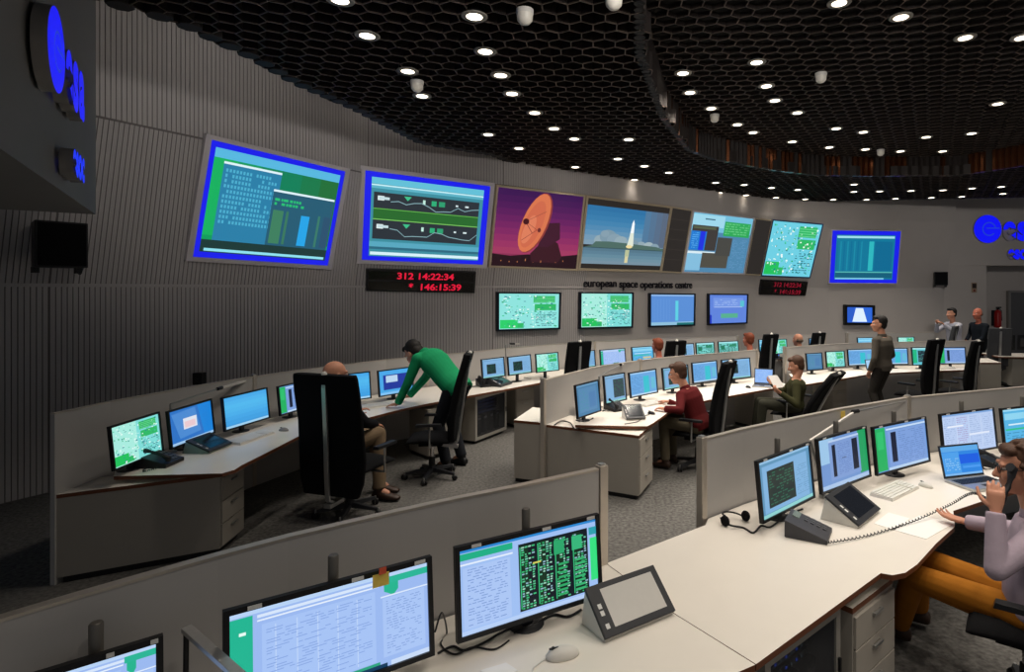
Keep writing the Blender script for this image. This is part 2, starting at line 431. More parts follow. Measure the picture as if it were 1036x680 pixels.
def pic_side(c, g, bg='#6d98d4'):
    c.rect(0, 0, 1, 1, bg, 1); c.rect(0, .02, .2, .98, '#22b060'); c.rect(.05, .1, .16, .5, '#2fc070'); c.rect(.22, .06, 1, .1, '#c6dcf4')
    c.rect(.24, .12, .98, .93, '#7d9fda'); c.rect(.3, .16, .4, .84, '#141c34'); c.text(.45, .16, .95, .9, 16, '#6186c4', g, .7, .35); c.rect(.22, .94, 1, 1, '#b8d2ee')
def pic_double(c, g):
    c.rect(0, 0, 1, 1, '#6f95cf', 1); c.rect(0, 0, .3, .5, '#9cc6e8'); c.rect(.82, 0, 1, .9, '#20a060'); c.rect(.2, .06, .84, .86, '#7c9bd2'); c.rect(.2, .06, .84, .1, '#b7cdec')
    c.rect(.26, .16, .33, .8, '#101a30'); c.rect(.68, .14, .8, .78, '#121c30'); c.text(.38, .16, .64, .8, 18, '#5f7fc0', g, .7, .35); c.rect(0, .92, 1, 1, '#a9c4e6')
def pic_light(c, g):
    c.rect(0, 0, 1, 1, '#b9cdf0', 1); c.rect(0, 0, 1, .05, '#7fa7dc')
    for k in range(4): c.text(.04+k*.24, .1, .24+k*.24, .94, 16, g.choice(['#8aa3d8', '#93acd8', '#a288c0']), g, .7, .3); c.rect(.03+k*.24, .08, .035+k*.24, .95, '#dbe6fa')
    c.rect(.1, .3, .4, .34, '#e8eefb'); c.rect(.5, .55, .9, .6, '#dfe8fa')
def pic_cyan(c, g):
    c.rect(0, 0, 1, 1, '#58b4e4', 1); c.rect(0, 0, 1, .06, '#9cd8f2'); c.rect(.04, .12, .96, .3, '#8fd4f0'); c.rect(.04, .55, .8, .6, '#33c08c'); c.rect(.1, .42, .9, .46, '#d8f0fa'); c.text(.05, .66, .95, .94, 6, '#2f7fb0', g, .7, .4)
    c.rect(.5, .7, .9, .82, '#d8c890')
def pic_mixed(c, g):
    c.rect(0, 0, 1, 1, '#63c0cf', 1); c.rect(0, 0, 1, .08, '#aee6ea'); c.rect(.02, .1, .22, .9, '#24b884'); c.rect(.28, .16, .62, .84, '#20323f'); c.text(.3, .2, .6, .8, 8, '#58a8a0', g, .6, .4); c.rect(.68, .14, .96, .9, '#8fbce8'); c.text(.7, .2, .94, .86, 9, '#5f8fc8', g, .6, .4)
def pic_greenlist(c, g):
    c.rect(0, 0, 1, 1, '#74cfc8', 1); c.rect(0, 0, 1, .1, '#a8e4ea'); c.text(.05, .14, .95, .9, 8, '#124a3c', g, .8, .55); c.rect(.1, .3, .3, .6, '#1d7a5a'); c.rect(.55, .2, .9, .4, '#2a8a68'); c.rect(0, .92, 1, 1, '#bfe8f0')
def pic_bluegreen(c, g):
    c.rect(0, 0, 1, 1, '#6aa8e0', 1); c.rect(0, 0, 1, .06, '#a8d0f0'); c.rect(.5, .2, .72, .95, '#39c0d0'); c.rect(.8, .3, .95, .8, '#68bcd8'); c.text(.06, .15, .46, .9, 12, '#4f86c4', g, .7, .35); c.rect(0, .94, 1, 1, '#c0dcf2')
def pic_dim(c, g):
    c.rect(0, 0, 1, 1, '#4a7ea6', 1); c.rect(0, 0, 1, .06, '#6c9cc0'); c.rect(.1, .12, .9, .9, '#5788b2'); c.text(.14, .2, .5, .86, 14, '#3f97a0', g, .6, .35); c.rect(.55, .3, .85, .8, '#4f7fb0')
def pic_laptop(c, g):
    c.rect(0, 0, 1, 1, '#2f86e0', 1); c.rect(0, 0, 1, .18, '#5fa9e6'); c.rect(0, .2, .45, .92, '#4ea0ea'); c.rect(.45, .3, .98, .62, '#1c5fe0'); c.text(.06, .4, .42, .85, 6, '#9fd0f4', g, .6, .35); c.rect(.5, .7, .98, .78, '#4a9af0'); c.rect(0, .93, 1, 1, '#7fb8ec')

# ------------------------------------------------------------------ wall screens
SEAMS = [(v.x/v.y*FPX+CX) for v in W]
def facet(x):
    for i in range(len(SEAMS)-1):
        if x < SEAMS[i+1]: return i
    return len(SEAMS)-2
def wall_quad(tl, tr, bl, br, band, out):
    il, ir = facet(bl[0]+3), facet(br[0]-3)
    a, b, c, d = on_wall(*tl, il, band, out), on_wall(*tr, ir, band, out), on_wall(*bl, il, band, out), on_wall(*br, ir, band, out)
    m = (a+b)/2; n = (d-c).cross(m-(c+d)/2).normalized(); o = Vector((0, 0, CAM_H))      # one flat plane for the whole screen
    def hit(x, y):
        r = PZ(x, y, 1.0)-o; return o+r*((c-o).dot(n)/r.dot(n))
    return hit(*tl), hit(*tr), c, d
def wall_screen(name, label, cat, corners, band, paint, frame=(.03, .03), fmat=None, depth=.06, group=None, seed=1, out=.015, inset=0.0):
    q = wall_quad(*corners, band, out)
    tl, tr, bl, br = q
    n = (tr-tl).cross(bl-tl).normalized()
    if n.dot(Vector((0, 0, CAM_H))-tl) < 0: n = -n
    def f(u, v, d): return tl*(1-u)*(1-v)+tr*u*(1-v)+bl*(1-u)*v+br*u*v+n*d
    base = (bl+br)/2
    root = thing(name, label, cat, base, 0, group)
    fu, fv = frame
    mb = MB()
    def slab(u0, v0, u1, v1, d0, d1, m=0):
        mb.hexa([f(u0, v0, d0), f(u1, v0, d0), f(u1, v1, d0), f(u0, v1, d0)], [f(u0, v0, d1), f(u1, v0, d1), f(u1, v1, d1), f(u0, v1, d1)], m)
    slab(0, 0, 1, fv, 0, depth); slab(0, 1-fv, 1, 1, 0, depth); slab(0, fv, fu, 1-fv, 0, depth); slab(1-fu, fv, 1, 1-fv, 0, depth)
    slab(fu, fv, 1-fu, 1-fv, 0, depth*.6, 1)
    mb.build('screen_frame', [fmat or mat('screen_frame_grey', '#ded7da', .5, noise=.04), BLACK], root, True)
    c = Canvas(lambda u, v, L: f(fu+u*(1-2*fu), fv+v*(1-2*fv), depth*.6+.008+.0006*L))
    paint(c, random.Random(seed)); c.done(root, True)
    return root
BLUE = '#1a1fe8'
def big_left(c, g):
    c.rect(0, 0, 1, 1, BLUE, 1); c.rect(.035, .05, .965, .95, '#0f9c5c')
    for k in range(6): c.rect(.035+.155*k, .05, .19+.155*k, .8, ['#17b060', '#149a62', '#138a60', '#12805a', '#1a7a4c', '#23703a'][k])
    c.rect(.035, .05, .965, .13, '#58b8e0'); c.rect(.035, .84, .965, .95, '#1d3a38'); c.rect(.06, .915, .95, .94, '#8fe0f0')
    c.rect(.1, .15, .5, .84, '#2b7fa8'); c.rect(.1, .15, .5, .17, '#dff4fb')
    for r in range(11): c.text(.12, .2+r*.045, .48, .24+r*.045, 1, '#4fb0d0', g, .85, .7, 16)
    c.rect(.46, .32, .955, .84, '#275c74'); c.rect(.46, .31, .955, .33, '#dff4fb')
    c.text(.48, .38, .72, .46, 2, '#28c074', g, .8, .6); c.rect(.48, .5, .56, .82, '#3f8060'); c.rect(.58, .5, .6, .82, '#3a785f'); c.rect(.7, .52, .77, .82, '#27a4e8'); c.rect(.84, .5, .86, .82, '#3a7a6a'); c.rect(.89, .5, .95, .82, '#2d5270')
def big_plots(c, g):
    c.rect(0, 0, 1, 1, BLUE, 1); c.rect(.05, .06, .95, .95, '#3f8fa0'); c.rect(.05, .06, .95, .13, '#63c0d8'); c.rect(.05, .135, .95, .15, '#c8f2fa'); c.rect(.05, .15, .95, .18, '#5fb4c8')
    c.rect(.07, .22, .92, .75, '#2c333a'); c.rect(.07, .4, .92, .52, '#2a6a2e'); c.rect(.07, .4, .92, .41, '#5fae4a'); c.rect(.07, .52, .92, .53, '#7cc860')
    for b in (.24, .56):
        c.rect(.1, b+.02, .15, b+.07, '#dfeef0'); c.rect(.11, b+.03, .19, b+.06, '#c4dce0')
        c.rect(.45, b+.02, .47, b+.07, '#bfe8dc'); c.rect(.52, b+.02, .56, b+.08, '#2fae78'); c.rect(.58, b+.02, .63, b+.08, '#2f9e70')
        pts = [(.2+.06*k, b+.1+.05*g.uniform(-1, 1)) for k in range(13)]
        for (u0, a0), (u1, a1) in zip(pts, pts[1:]): c.poly([(u0, a0), (u1, a1), (u1, a1+.008), (u0, a0+.008)], '#8fb8c0')
        c.poly([(.3, b), (.36, b), (.33, b+.05)], '#3fbf8a'); c.rect(.72, b+.04, .74, b+.06, '#d8e8ec'); c.rect(.8, b+.04, .83, b+.06, '#d8e8ec')
    c.rect(.05, .78, .95, .84, '#58a8c0'); c.rect(.05, .84, .95, .87, '#2f6a80'); c.rect(.06, .9, .95, .935, '#d8f4fb')
def dish(c, g):
    cols = ['#3c1650', '#451853', '#4f1a57', '#5b1d5b', '#67205e', '#742460', '#802862', '#8c2d62', '#983362', '#a03a60', '#8a3054', '#5a2038']
    for k in range(12): c.rect(0, k/12, 1, (k+1)/12, cols[k], 1)
    c.poly([(0, .84), (.2, .86), (.4, .83), (.7, .85), (1, .8), (1, 1), (0, 1)], '#251018')
    c.poly([(.42, .82), (.6, .58), (.74, .66), (.8, .84), (.76, .93), (.44, .93)], '#3a1822'); c.poly([(.58, .4), (.74, .38), (.76, .6), (.62, .72), (.5, .72)], '#401a2c')
    c.ellipse(.45, .41, .18, .42, .33, '#8c3a38', asp=1.18); c.ellipse(.44, .41, .165, .41, .33, '#d9764f', asp=1.18); c.ellipse(.425, .43, .12, .33, .33, '#cf6a4c', asp=1.18)
    c.ellipse(.38, .5, .07, .2, .33, '#dd7e5c', asp=1.18)
    for p, q in (((.33, .4), (.42, .55)), ((.33, .4), (.56, .25)), ((.33, .4), (.47, .5)), ((.47, .5), (.3, .65))): c.poly([p, q, (q[0]+.008, q[1]), (p[0]+.008, p[1])], '#7a3030')
    c.ellipse(.34, .4, .035, .04, 0, '#43161c'); c.ellipse(.5, .5, .02, .03, 0, '#6a2a2c')
    for k in range(9): c.rect(.1+.09*k, .89+g.uniform(0, .05), .108+.09*k, .9+g.uniform(0, .05), '#c08050')
def launch(c, g):
    c.rect(0, 0, 1, 1, '#2b2622', 1)
    cs = ['#2f72a4', '#3478a8', '#3a7dac', '#4484b0', '#528ab2', '#6292b4', '#7399b4', '#7f9cb0']
    for k in range(8): c.rect(0, .09+.56*k/8, 1, .09+.56*(k+1)/8, cs[k])
    for k in range(6): c.rect(.55+.075*k, .09, .63+.075*k, .64, ['#487fa8', '#4f7fa4', '#527a9c', '#557492', '#586e88', '#5a697e'][k]) if k > 1 else None
    for u, v, r in ((.2, .58, .08), (.28, .52, .1), (.36, .56, .09), (.44, .58, .08), (.7, .62, .06), (.8, .63, .07), (.6, .6, .06), (.24, .48, .05), (.88, .64, .06)): c.ellipse(u, v, r, r, 0, g.choice(['#93aab4', '#a3b6bc', '#869fae', '#7d98a8']))
    c.poly([(.1, .66), (.14, .6), (.3, .59), (.5, .6), (.9, .63), (1, .66), (1, .69), (0, .69)], '#4f6c64')
    c.poly([(.535, .56), (.55, .3), (.565, .24), (.58, .3), (.59, .56)], '#f4fbff'); c.poly([(.545, .44), (.585, .44), (.6, .64), (.52, .64)], '#e0e8d8')
    c.ellipse(.55, .65, .04, .025, 0, '#f0dca0')
    for k in range(5): c.rect(0, .69+k*.048, 1, .69+(k+1)*.048, ['#56788a', '#5c8094', '#658a9c', '#6f8f9f', '#7790a0'][k])
    c.rect(.51, .7, .56, .8, '#b8c09a'); c.rect(.515, .8, .555, .9, '#d8cfa0'); c.rect(0, .685, 1, .695, '#2f4a52')
def tall_windows(c, g):
    c.rect(0, 0, 1, 1, '#4f86ac', 1); c.rect(0, 0, 1, .3, '#74bedc'); c.rect(.0, .02, .52, .22, '#9fd8ec'); c.rect(.2, .08, .36, .1, '#2f5f78')
    c.rect(.53, .1, .98, .35, '#2fa858'); c.text(.55, .12, .96, .33, 5, '#6fd08c', g, .8, .4); c.rect(.02, .2, .44, .62, '#403c3a'); c.rect(.02, .3, .26, .62, '#1f78d0'); c.rect(.16, .3, .24, .62, '#2234e0'); c.text(.04, .32, .14, .6, 8, '#68b8f0', g, .8, .4)
    c.rect(.04, .22, .4, .26, '#57604a'); c.rect(.0, .64, .44, .68, '#d8ecf4'); c.rect(0, .68, .24, .97, '#84bede'); c.rect(.24, .66, .68, .92, '#504e46'); c.rect(.45, .38, .7, .7, '#484844'); c.text(.72, .4, .96, .94, 20, '#6a9cc8', g, .6, .3)
def far_blue(c, g):
    c.rect(0, 0, 1, 1, BLUE, 1); c.rect(.07, .08, .93, .93, '#12789a'); c.rect(.08, .1, .92, .14, '#a0e0ee')
    for k in range(8): c.rect(.08+k*.05, .2, .1+k*.05, .76, '#1b8aa8' if k % 2 else '#0f6f96')
    c.rect(.55, .2, .62, .76, '#2fb8c0'); c.rect(.64, .2, .9, .76, '#0f6a92'); c.rect(.08, .78, .92, .8, '#58b8b0'); c.rect(.08, .8, .92, .9, '#155f7a'); c.rect(.08, .9, .8, .93, '#78c8e0')
LG = mat('screen_frame_grey', '#ded7da', .5, noise=.04)
TAN = mat('screen_frame_tan', '#c9b89c', .5, noise=.04)
wall_screen('projection_screen', 'large tilted wall screen with blue edge and green desktop, leftmost of the upper row', 'screen', ((206.5, 134.6), (352, 170.3), (185.8, 263), (333, 272)), 'tilt', big_left, (.034, .036), seed=3)
wall_screen('projection_screen', 'large blue-edged wall screen with dark signal plots above the red digit clock', 'screen', ((364.4, 167), (499.8, 185), (360.6, 266), (491.5, 271)), 'tilt', big_plots, (.034, .042), seed=4)
wall_screen('projection_screen', 'wall picture of an orange dish antenna against a purple dusk sky', 'screen', ((501, 186.5), (591, 197), (493, 270), (583, 273.5)), 'tilt', dish, (.022, .025), TAN, seed=5)
wall_screen('projection_screen', 'wall screen showing a rocket launch over water between brown bars', 'screen', ((592, 197.2), (678.5, 208.5), (583.5, 273), (667.5, 275)), 'tilt', launch, (.022, .03), TAN, seed=6)
wall_screen('blank_wall_panel', 'narrow dark blank panel between the rocket picture and the blue window screen', 'panel', ((678.5, 208.7), (699, 212), (667.5, 275), (688.2, 276)), 'tilt', lambda c, g: (c.rect(0, 0, 1, 1, '#2c2825', 1), [c.rect(0, .16*k, 1, .16*k+.01, '#3a3430') for k in range(1, 6)]), (.03, .02), TAN)
wall_screen('projection_screen', 'wall screen with overlapping pale blue and grey windows and a green table', 'screen', ((699.3, 212.4), (762.5, 220), (688.4, 276), (751.8, 277.5)), 'tilt', tall_windows, (.025, .025), seed=7)
wall_screen('blank_wall_panel', 'narrow dark blank panel left of the far cyan map screen', 'panel', ((763, 220.4), (780, 222.3), (752.5, 277.6), (768.5, 278.6)), 'tilt', lambda c, g: c.rect(0, 0, 1, 1, '#2c2825', 1), (.03, .02), TAN)
wall_screen('projection_screen', 'cyan and green map wall screen above the small red-lit clock', 'screen', ((780.5, 221.8), (832, 226.4), (768.6, 279), (818.5, 281)), 'tilt', lambda c, g: pic_map(c, g, '#6fd0e4'), (.02, .02), mat('screen_frame_blue', '#2f4a78', .4, noise=.03), seed=8)
wall_screen('projection_screen', 'teal wall screen with glowing blue border, rightmost of the upper row', 'screen', ((840.3, 232), (911, 233), (837, 286.5), (906.5, 287)), 'tilt', far_blue, (.012, .015), seed=9)
BZ = mat('display_bezel_navy', '#0e1626', .35, noise=.05)
wg = 'flat displays under the wall lettering'
def wall_disp(*a, **k): return wall_screen(*a, **k)
def pic_column(c, g):
    c.rect(0, 0, 1, 1, '#5b8fd6', 1); c.rect(0, 0, 1, .05, '#8fb8e8'); c.rect(.56, .2, .63, .86, '#5fd0e4')
    for k in range(6): c.rect(.08+k*.07, .15, .085+k*.07, .85, '#6f9fdc')
    c.rect(0, .9, 1, 1, '#8fc0dc'); c.rect(.6, .93, 1, 1, '#1f6f70')
def pic_violet(c, g):
    c.rect(0, 0, 1, 1, '#6084dc', 1); c.rect(.1, .1, .9, .42, '#7496e4'); c.rect(.12, .42, .88, .44, '#b8d0f4'); c.rect(.82, .2, .93, .42, '#58c0d4'); c.rect(.3, .66, .76, .82, '#58b090'); c.rect(.0, .7, .06, 1, '#2038c0'); c.text(.14, .15, .75, .38, 4, '#9fbcf0', g, .6, .4)
fm = lambda c, g: pic_map(c, g, '#8fe4de', '#2ccf6a')
wall_screen('wall_display', 'flat white and green map display, nearest of four below the upper screens', 'display', ((501.4, 295.3), (566, 295.8), (501.4, 335), (565, 333)), 'low', fm, (.028, .045), BZ, .07, wg, 11)
wall_screen('wall_display', 'flat map display hanging directly under the word european', 'display', ((585, 295.3), (639.5, 295.8), (584.6, 332.8), (638.6, 331.5)), 'low', lambda c, g: pic_map(c, g, '#7fdcd8'), (.03, .045), BZ, .07, wg, 12)
wall_screen('wall_display', 'flat blue display with one bright cyan column, third of the four', 'display', ((655.4, 296.4), (702, 297), (655.4, 331), (701.4, 329.5)), 'low', pic_column, (.03, .045), BZ, .07, wg, 13)
wall_screen('wall_display', 'flat violet-blue display, farthest of the four below the upper screens', 'display', ((715, 297), (755.4, 297.4), (715, 328.8), (754.3, 327.3)), 'low', pic_violet, (.03, .045), BZ, .07, wg, 14)
wall_screen('wall_television', 'small black wall television showing a white beam on blue behind the standing man', 'television', ((852.8, 308.2), (883.3, 308.8), (852.8, 328.6), (883.3, 328.8)), 'low',
            lambda c, g: (c.rect(0, 0, 1, 1, '#2f68d8', 1), c.rect(0, 0, .3, 1, '#2a5cc8'), c.poly([(.36, .05), (.64, .05), (.8, .95), (.22, .95)], '#dff0ff')), (.08, .12), BLACK, .09)

# ------------------------------------------------------------------ lettering and clocks
def letters(name, body, size, mtx, m, extrude, parent=None, bold=0.0, align='LEFT', width=None, font_shear=0):
    cu = bpy.data.curves.new(name, 'FONT'); cu.body = body; cu.size = size; cu.extrude = extrude; cu.offset = bold; cu.align_x = align; cu.shear = font_shear
    o = bpy.data.objects.new(name, cu); COL.objects.link(o)
    bpy.context.view_layer.update()
    w = o.dimensions.x
    me = bpy.data.meshes.new_from_object(o.evaluated_get(bpy.context.evaluated_depsgraph_get()))
    bpy.data.objects.remove(o); bpy.data.curves.remove(cu)
    sx = width/w if width else 1
    me.transform(mtx @ Matrix.Diagonal((sx, 1, 1, 1)))
    me.materials.clear(); me.materials.append(m)
    ob = bpy.data.objects.new(name, me); COL.objects.link(ob)
    if parent is not None: ob.parent = parent; me.transform(ROOTM[parent.name].inverted())
    return ob
def basis(o, x, n):
    x = x.normalized(); n = n.normalized(); y = n.cross(x).normalized()
    M_ = Matrix.Identity(4)
    for i in range(3): M_[i][0], M_[i][1], M_[i][2], M_[i][3] = x[i], y[i], n[i], o[i]
    return M_
INK = mat('dark_letter_paint', '#17141d', .5, noise=.05)
# wall sign: four words, each following its own part of the curved wall
i4 = facet(640)
sg = thing('wall_lettering', 'dark raised words reading european space operations centre on the wall', 'sign', on_wall(640, 289, i4, 'low', .02))
for word, x0, x1, yb in (('european', 590, 623.5, 290.3), ('space', 626.5, 645, 290.9), ('operations', 647.5, 680.5, 291.4), ('centre', 683, 700, 291.6)):
    a_, b_ = on_wall(x0, yb, facet(x0+2), 'low', .05), on_wall(x1, yb, facet(x1-2), 'low', .05)
    n = (b_-a_).cross(Vector((0, 0, 1))).normalized()
    if n.y > 0: n = -n
    L = (b_-a_).length
    letters('lettering', word, .25, basis(a_, b_-a_, n), INK, .012, sg, .003, width=L)
def led_clock(label, tl, tr, bl, br, band, l1, l2, dim):
    q = wall_quad(tl, tr, bl, br, band, .0); a_, b_, c_, d_ = q
    n = (b_-a_).cross(c_-a_).normalized()
    if n.dot(Vector((0, 0, CAM_H))-a_) < 0: n = -n
    root = thing('digital_clock', label, 'clock', (c_+d_)/2)
    f = lambda u, v, d: a_*(1-u)*(1-v)+b_*u*(1-v)+c_*(1-u)*v+d_*u*v+n*d
    mb = MB(); 
    def slab(u0, v0, u1, v1, d0, d1, m=0): mb.hexa([f(u0, v0, d0), f(u1, v0, d0), f(u1, v1, d0), f(u0, v1, d0)], [f(u0, v0, d1), f(u1, v0, d1), f(u1, v1, d1), f(u0, v1, d1)], m)
    slab(0, 0, 1, .5, .005, .09); slab(0, .5, 1, 1, .005, .09)
    slab(.02, .06, .98, .46, .09, .095, 1); slab(.02, .54, .98, .94, .09, .095, 1)
    mb.build('clock_case', [BLACK, mat('clock_window', '#17130f', .2, noise=.05)], root, True, bevel=.004)
    L = (b_-a_).length; H = (c_-a_).length; red = em('#e0183a' if not dim else '#8c1028', 1.0 if not dim else .8)
    for txt, v, u0, u1 in l1+l2:
        letters('clock_digits', txt, H*.42, basis(f(u0, v, .098), b_-a_, n), red, .002, root, .004, width=L*(u1-u0))
    return root
led_clock('black clock with two rows of red digits, beneath the signal plot screen', (370, 271.2), (480.5, 274.2), (370, 293), (479, 295.5), 'low' if False else 'tilt',
          [('312 14:22:34', .41, .26, .78)], [('*', .9, .37, .41), ('146:15:39', .9, .46, .84)], False)
led_clock('small dark clock with faint red digits under the cyan map screen', (769, 282.5), (815.5, 284.5), (766.5, 297.3), (813, 298.5), 'tilt',
          [('312 14:22:34', .41, .26, .85)], [('*', .9, .3, .34), ('146:15:39', .9, .40, .85)], True)

# agency logo: a round emblem, then lower-case letters
LBLUE = em('#0d12f2', 1.0)
LSIDE = mat('letter_side_grey', '#a09c98', .6, noise=.05)
def logo(name, label, o, xdir, n, R, depth, gap, sub):
    """o = centre of the emblem on the wall"""
    root = thing(name, label, 'logo', o)
    x = xdir.normalized(); up = Vector((0, 0, 1))
    def pt(u, v, d): return o+x*u+up*v+n*d
    mb = MB(); k = 40
    ring0 = [pt(R*math.cos(2*PI*j/k), R*math.sin(2*PI*j/k), gap) for j in range(k)]
    ring1 = [p+n*depth for p in ring0]
    mb.add(ring0+ring1, [(j, (j+1) % k, k+(j+1) % k, k+j) for j in range(k)], 0, True); mb.add(ring0, [tuple(range(k))], 0); mb.add(ring1, [tuple(range(k))], 1)
    # open ring and dot that make the small e inside the emblem, darker gaps
    dk = 2
    mb.quad(pt(-R*.1, R*.1, gap+depth+.004), pt(R*.85, R*.1, gap+depth+.004), pt(R*.85, R*.02, gap+depth+.004), pt(-R*.1, R*.02, gap+depth+.004), dk)
    def arc(r0, r1, a0, a1, m, d):
        kk = 24; p = [pt(r0*math.cos(a0+(a1-a0)*j/kk)+R*.1, r0*math.sin(a0+(a1-a0)*j/kk), d) for j in range(kk+1)]; q = [pt(r1*math.cos(a0+(a1-a0)*j/kk)+R*.1, r1*math.sin(a0+(a1-a0)*j/kk), d) for j in range(kk+1)]
        mb.add(p+q, [(j, j+1, kk+2+j, kk+1+j) for j in range(kk)], m)
    arc(R*.42, R*.5, .1, 2*PI-.7, dk, gap+depth+.004)
    mb.build('emblem', [LSIDE, LBLUE, em('#1c3cc8', 1.0)], root, True, fix=False)
    lt = []
    def word(body, u, v, size, wd, nm):
        M_ = basis(pt(u, v, gap+depth/2), x, n)
        ob = letters(nm, body, size, M_, LSIDE, depth/2, root, size*.045, width=wd)
        me = ob.data; me.materials.append(LBLUE)
        nn = (ROOTM[root.name].inverted().to_3x3() @ n)
        for p in me.polygons:
            if p.normal.dot(nn) > .9: p.material_index = 1
        return ob
    for ch, u, w in (('e', 1.12*R, .95*R), ('s', 2.15*R, .8*R), ('a', 3.05*R, .9*R)):
        word(ch, u, -.72*R, 2.5*R, w, 'letter')
    word('esoc', sub[0], sub[1], 1.3*R, 1.8*R, 'small_lettering')
    return root
# big bulkhead on the near left that carries a logo
Fa, Fb = Vector((-2.73, 2.73)), Vector((-4.30, 5.13)); fd = (Fb-Fa).normalized(); fn = Vector((fd.y, -fd.x))
if fn.x < 0: fn = -fn
Fn = Fa-fd*1.5
mb = MB(); e1 = Fb-fn*1.5; e0 = Fn-fn*1.5
mb.prism([tuple(Fn), tuple(Fb), tuple(e1), tuple(e0)], 2.95, 6.55)
struct('wall_bulkhead', mb, mat('bulkhead_grey', '#8b8987', .75, noise=.05, nscale=3), fix=True)
n3 = Vector((fn.x, fn.y, 0)); x3 = Vector((fd.x, fd.y, 0))
def on_face(x, y, d=0):
    """point on the bulkhead face pushed out by d"""
    o = Vector((0, 0, CAM_H)); dr = PZ(x, y, 1.0)-o; a_ = v3(Fa, 0)+n3*d
    return o+dr*((a_-o).dot(n3)/dr.dot(n3))
oc = on_face(57.5, 51, .09); oc = oc-n3*.09
logo('wall_logo', 'blue glowing agency logo with round emblem on the left bulkhead, seen edge on', oc, x3, n3, .235, .07, .02, (.50, -.60))
rw = Vector((5, .1, 0)).normalized(); rn = Vector((0.02, -1, 0)).normalized()
oR = PZ(997.5, 232, 17.8)
logo('wall_logo', 'blue glowing agency logo with round emblem on the far right wall', oR, rw, rn, .42, .06, .02, (.62, -.88))

# ------------------------------------------------------------------ ceiling lights
PXL = [(344, 0), (371.5, 36), (412.6, 72), (427, 97), (480, 16.5), (491, 52), (506.5, 76), (518, 94.6), (541, 114), (494, 136), (525, 150), (560.5, 130), (581, 140.5), (582, 169), (625, 160.7), (636, 141), (652, 168), (642, 182), (676.7, 174.6), (670.5, 188)]
PXR = [(849, 3), (911.5, 17.4), (976.5, 38), (1034, 38), (765.6, 63), (691, 74), (698, 93.6), (775.4, 87), (784, 101.6), (806.6, 114), (719.5, 109.6), (746, 126), (762, 134), (801.5, 143.4), (846, 130), (873.4, 133.6), (839, 149), (875.6, 151), (911, 153), (937, 138.7), (983, 135), (1009.5, 105), (953.6, 153)]
PXF = [(701, 192.7), (724, 184.8), (728, 195), (753, 187), (754.7, 197.5), (780.5, 190), (785, 200), (807, 192), (814.6, 201.5), (843, 202), (864, 186.6), (864, 194), (876.7, 202), (890, 193.5), (906, 201), (921.7, 193), (942.4, 200), (954, 192.4), (973, 199), (983.4, 190.6), (1013, 189), (1014.6, 196)]
LAMPM = em('#fff1d8', 5.0)
_dl = {}
LIGHT_W = 100.0
def spot(parent, w, loc=(0, 0, -.06), size=112):
    ld = _dl.get(('L', w, size))
    if ld is None:
        ld = bpy.data.lights.new('lamp_beam', 'SPOT'); ld.energy = w; ld.color = (1, .91, .80); ld.spot_size = math.radians(size); ld.spot_blend = .7; ld.shadow_soft_size = .07; _dl[('L', w, size)] = ld
    o = bpy.data.objects.new('lamp_beam', ld); COL.objects.link(o); o.parent = parent; o.location = loc
def downlight(p, label, group, w, cone=100):
    root = thing('ceiling_downlight', label, 'ceiling light', p, 0, group)
    if 'trim' not in _dl:
        mb = MB(); mb.lathe([(.086, -.006), (.108, -.009), (.115, -.003), (.115, .004), (.086, .004), (.086, -.006)], 0, 20); o = mb.build('trim_ring', mat('trim_grey', '#8a857c', .5, noise=.04), root); _dl['trim'] = o
        mb = MB(); mb.lathe([(.1, .005), (.1, .16), (.06, .18)], 0, 16); _dl['can'] = mb.build('housing', BLACK, root)
        mb = MB(); mb.lathe([(.0001, -.008), (.05, -.009), (.084, -.004), (.084, .0)], 0, 20); _dl['lamp'] = mb.build('lamp_glass', LAMPM, root)
    else:
        for k in ('trim', 'can', 'lamp'):
            c = _dl[k].copy(); COL.objects.link(c); c.parent = root
    spot(root, w, size=cone)
    return root
def added_wall_spot(label, p, target, w, half):  # added fill lamp out of view, put in to brighten the walls
    root = thing('added_spotlight', label, 'ceiling light', p, 0, 'added fill spotlights out of view')
    q = (Vector(target)-Vector(p)).to_track_quat('-Z', 'Y'); R = q.to_matrix()
    mb = MB(); mb.tube([(0, 0, .45), (0, 0, .05)], .012, 0, 8); mb.build('stem', BLACK, root)
    mb = MB(); mb.lathe([(.05, .16), (.07, .1), (.08, -.05), (.075, -.05), (.06, .05)], 0, 18, (0, 0, 0), R); mb.build('lamp_head', BLACK, root)
    ld = bpy.data.lights.new('lamp_beam', 'SPOT'); ld.energy = w; ld.color = (1, .95, .9); ld.spot_size = math.radians(2*half); ld.spot_blend = 1.0; ld.shadow_soft_size = .3
    o = bpy.data.objects.new('lamp_beam', ld); COL.objects.link(o); o.parent = root; o.location = R @ Vector((0, 0, -.06)); o.rotation_euler = q.to_euler()
WS = .29
for lab, p, t_, w_, h_ in (('added black spotlight, out of view, aimed at the leftmost tilted screen', (.4, 2.2, 4.55), (-5.0, 8.4, 4.2), 1000, 22), ('added black spotlight, out of view, aimed at the wall above the red digit clock', (1.2, 2.2, 4.55), (-2.6, 11.0, 3.9), 1100, 22), ('added black spotlight, out of view, aimed at the dish antenna picture', (2.0, 2.2, 4.55), (.8, 13.6, 3.6), 1500, 20), ('added black spotlight, out of view, aimed at the tall window screen', (2.8, 2.2, 4.55), (4.2, 16.0, 3.2), 2200, 18), ('added black spotlight, out of view, aimed at the teal far screen', (3.6, 2.2, 4.55), (8.4, 17.3, 3.0), 2600, 17), ('added black spotlight, out of view, aimed at the far right logo wall', (4.4, 2.2, 4.55), (12.6, 17.6, 2.8), 2600, 16)):
    added_wall_spot(lab, p, t_, w_*WS, h_)
